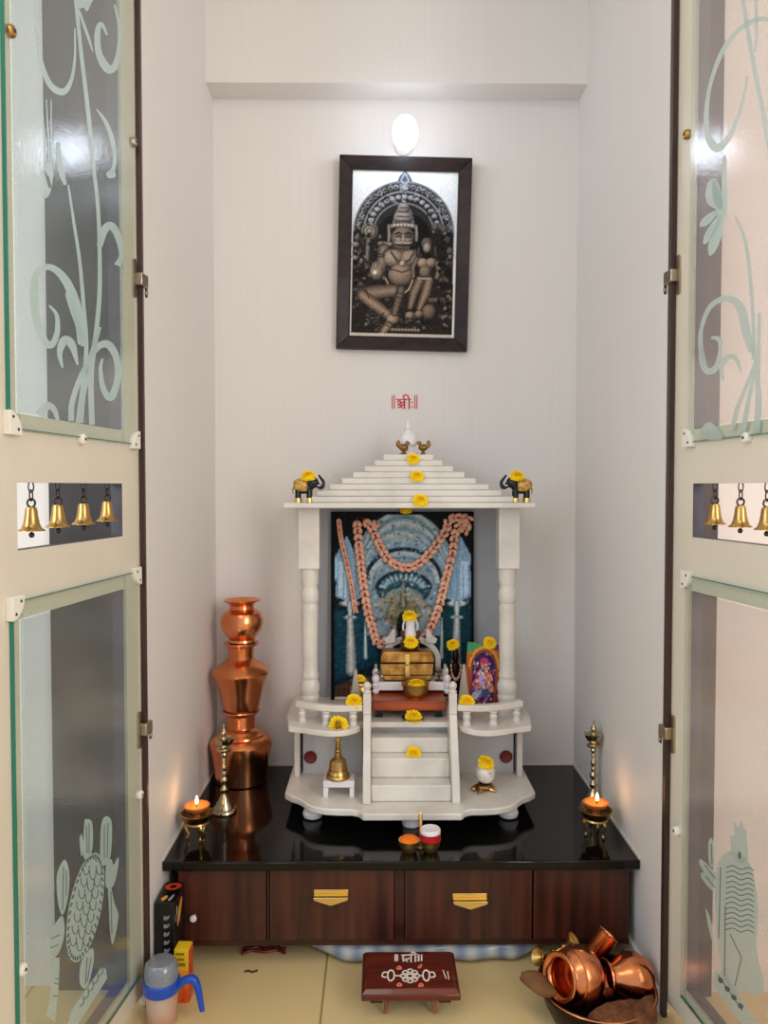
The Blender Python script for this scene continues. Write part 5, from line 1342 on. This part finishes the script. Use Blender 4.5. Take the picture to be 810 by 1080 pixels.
MB().lathe([(0, -.048), (.022, -.047), (.036, -.038), (.046, -.020), (.046, -.002), (.038, .016), (.026, .030), (.024, .038), (.029, .045), (.035, .048), (.033, .050), (.026, .046), (.020, .036), (.03, .01), (0, -.04)], seg=40, cap=False).build('pot_body', M['copper'], t, ang=40)
q = atY(633, 997, 1.535)
t = thing('copper_tumbler', 'small copper tumbler leaning behind the round pots, by the cabinet corner', 'tumbler', q, axis((.62, .15, .75)), 'copper pots in the basin')
MB().lathe([(0, -.028), (.018, -.028), (.019, -.025), (.0225, .026), (.0235, .028), (.022, .029), (.0205, .026), (.0175, -.023), (0, -.024)], seg=30, cap=False).build('tumbler_body', M['copper'], t, ang=40)
for (px, py, Y, d, w) in ((596, 998, 1.52, (.75, -.2, .7), 'tilted up at the back of the basin beside the cabinet'), (576, 1010, 1.525, (-.85, -.45, .35), 'lying at the left rim of the basin')):
    q = atY(px, py, Y)
    t = thing('brass_lamp_cup', 'small trumpet-shaped brass lamp '+w, 'oil lamp', q, axis(d), 'small brass lamps in the basin')
    MB().lathe([(.0, -.027), (.012, -.027), (.0125, -.025), (.006, -.020), (.0045, -.008), (.0075, -.003), (.0045, .002), (.006, .010), (.0125, .019), (.017, .0235), (.0165, .0245), (.010, .019), (0, .012)], seg=24, cap=False).build('lamp_body', M['brass'], t)
# dry leaf and rough fibre pad
B = MB(); n = 10; vs = []; fs = []
for i in range(n+1):
    u = i/n; wdt = .018*math.sin(PI*min(1, u*.92+.06))**.8
    for v in (-1, -.5, 0, .5, 1): vs.append((u*.072-.036, v*wdt, .006*math.sin(u*5)-.006*abs(v)+.003*v))
for i in range(n):
    for j in range(4): fs.append((i*5+j, i*5+j+1, i*5+j+6, i*5+j+5))
B.add(vs, fs); q = atY(569, 1037, 1.424)
o = B.build('dry_leaf', M['leaf'], loc=q, rot=(math.radians(34), .32, -.25), ang=80); md = o.modifiers.new('solid', 'SOLIDIFY'); md.thickness = .0012
tag(o, 'dry brown leaf over the left rim of the dark basin', 'leaf')
B = MB(); out = spline([(-.072, -.030), (-.056, .004), (-.020, .026), (.022, .034), (.060, .036), (.078, .046), (.074, .012), (.058, -.028), (.05, -.05), (-.06, -.05)], 5, True)
cxm = sum(p[0] for p in out)/len(out); cym = sum(p[1] for p in out)/len(out); r_ = random.Random(2)
rings = [(1, 0), (1.0, .010), (.93, .018), (.7, .024), (.4, .026), (.12, .027)]; n = len(out); vs = []; fs = []
for k, z in rings:
    for (x, y) in out: vs.append((cxm+(x-cxm)*k, cym+(y-cym)*k, z+r_.uniform(-.0015, .0015)))
for j in range(len(rings)-1):
    for i in range(n): i2 = (i+1) % n; fs.append((j*n+i, j*n+i2, (j+1)*n+i2, (j+1)*n+i))
fs.append(tuple(range(n-1, -1, -1))); fs.append(tuple((len(rings)-1)*n+i for i in range(n)))
B.add(vs, fs); q = atY(653, 1071, 1.385)
o = B.build('fibre_pad', M['jute'], loc=(q.x, q.y, q.z-.012), rot=(math.radians(10), 0, 0), ang=80)
tag(o, 'rough brown fibre pad lying over the front of the basin, below the copper pots', 'pad')

# ------------------------------------------------------------------ light and camera
def area(name, loc, target, size, power, col, sy=None):
    L = bpy.data.lights.new(name, 'AREA'); L.energy = power; L.color = col; L.size = size
    if sy: L.shape = 'RECTANGLE'; L.size_y = sy
    o = bpy.data.objects.new(name, L); C.objects.link(o); o.location = loc
    o.rotation_euler = (Vector(target)-Vector(loc)).to_track_quat('-Z', 'Y').to_euler(); return o
area('window_daylight', (1.55, -.35, 1.5), (-.45, 1.75, 1.0), 1.1, 38, (1, .95, .90), 1.5)
area('left_fill', (-1.5, -.3, 1.5), (.55, 1.75, 1.0), 1.1, 21, (.60, .81, 1), 1.5)  # added fill from the left, lifts and cools the right side wall and door
area('room_lamp', (-.3, .2, 2.45), (-.1, 1.4, .6), .8, 8, (1, .86, .70))
area('left_strip_fill', (-1.5, .5, 1.6), (-.8, 1.5, 1.1), .8, 8, (1, .96, .9))  # added lamp, only there to brighten the wall strip behind the left door
wd = bpy.data.worlds.new('room_air'); wd.use_nodes = True; bpy.context.scene.world = wd
bg = wd.node_tree.nodes['Background']; bg.inputs['Color'].default_value = (.87, .91, 1, 1); bg.inputs['Strength'].default_value = .82
cam = bpy.data.cameras.new('camera'); co = bpy.data.objects.new('camera', cam); C.objects.link(co)
cam.sensor_fit = 'VERTICAL'; cam.sensor_height = 36; cam.lens = F*36/1080; cam.clip_start = .02
R3 = Matrix((rgt, upv, -fwd)).transposed()
co.matrix_world = Matrix.Translation(CAM) @ R3.to_4x4()
sc = bpy.context.scene; sc.camera = co
vs_ = sc.view_settings; vs_.view_transform = 'Standard'; vs_.look = 'None'; vs_.gamma = 1; vs_.use_curve_mapping = False; vs_.exposure = .03
sc.cycles.max_bounces = 8; sc.cycles.transparent_max_bounces = 12
sc.cycles.use_denoising = True
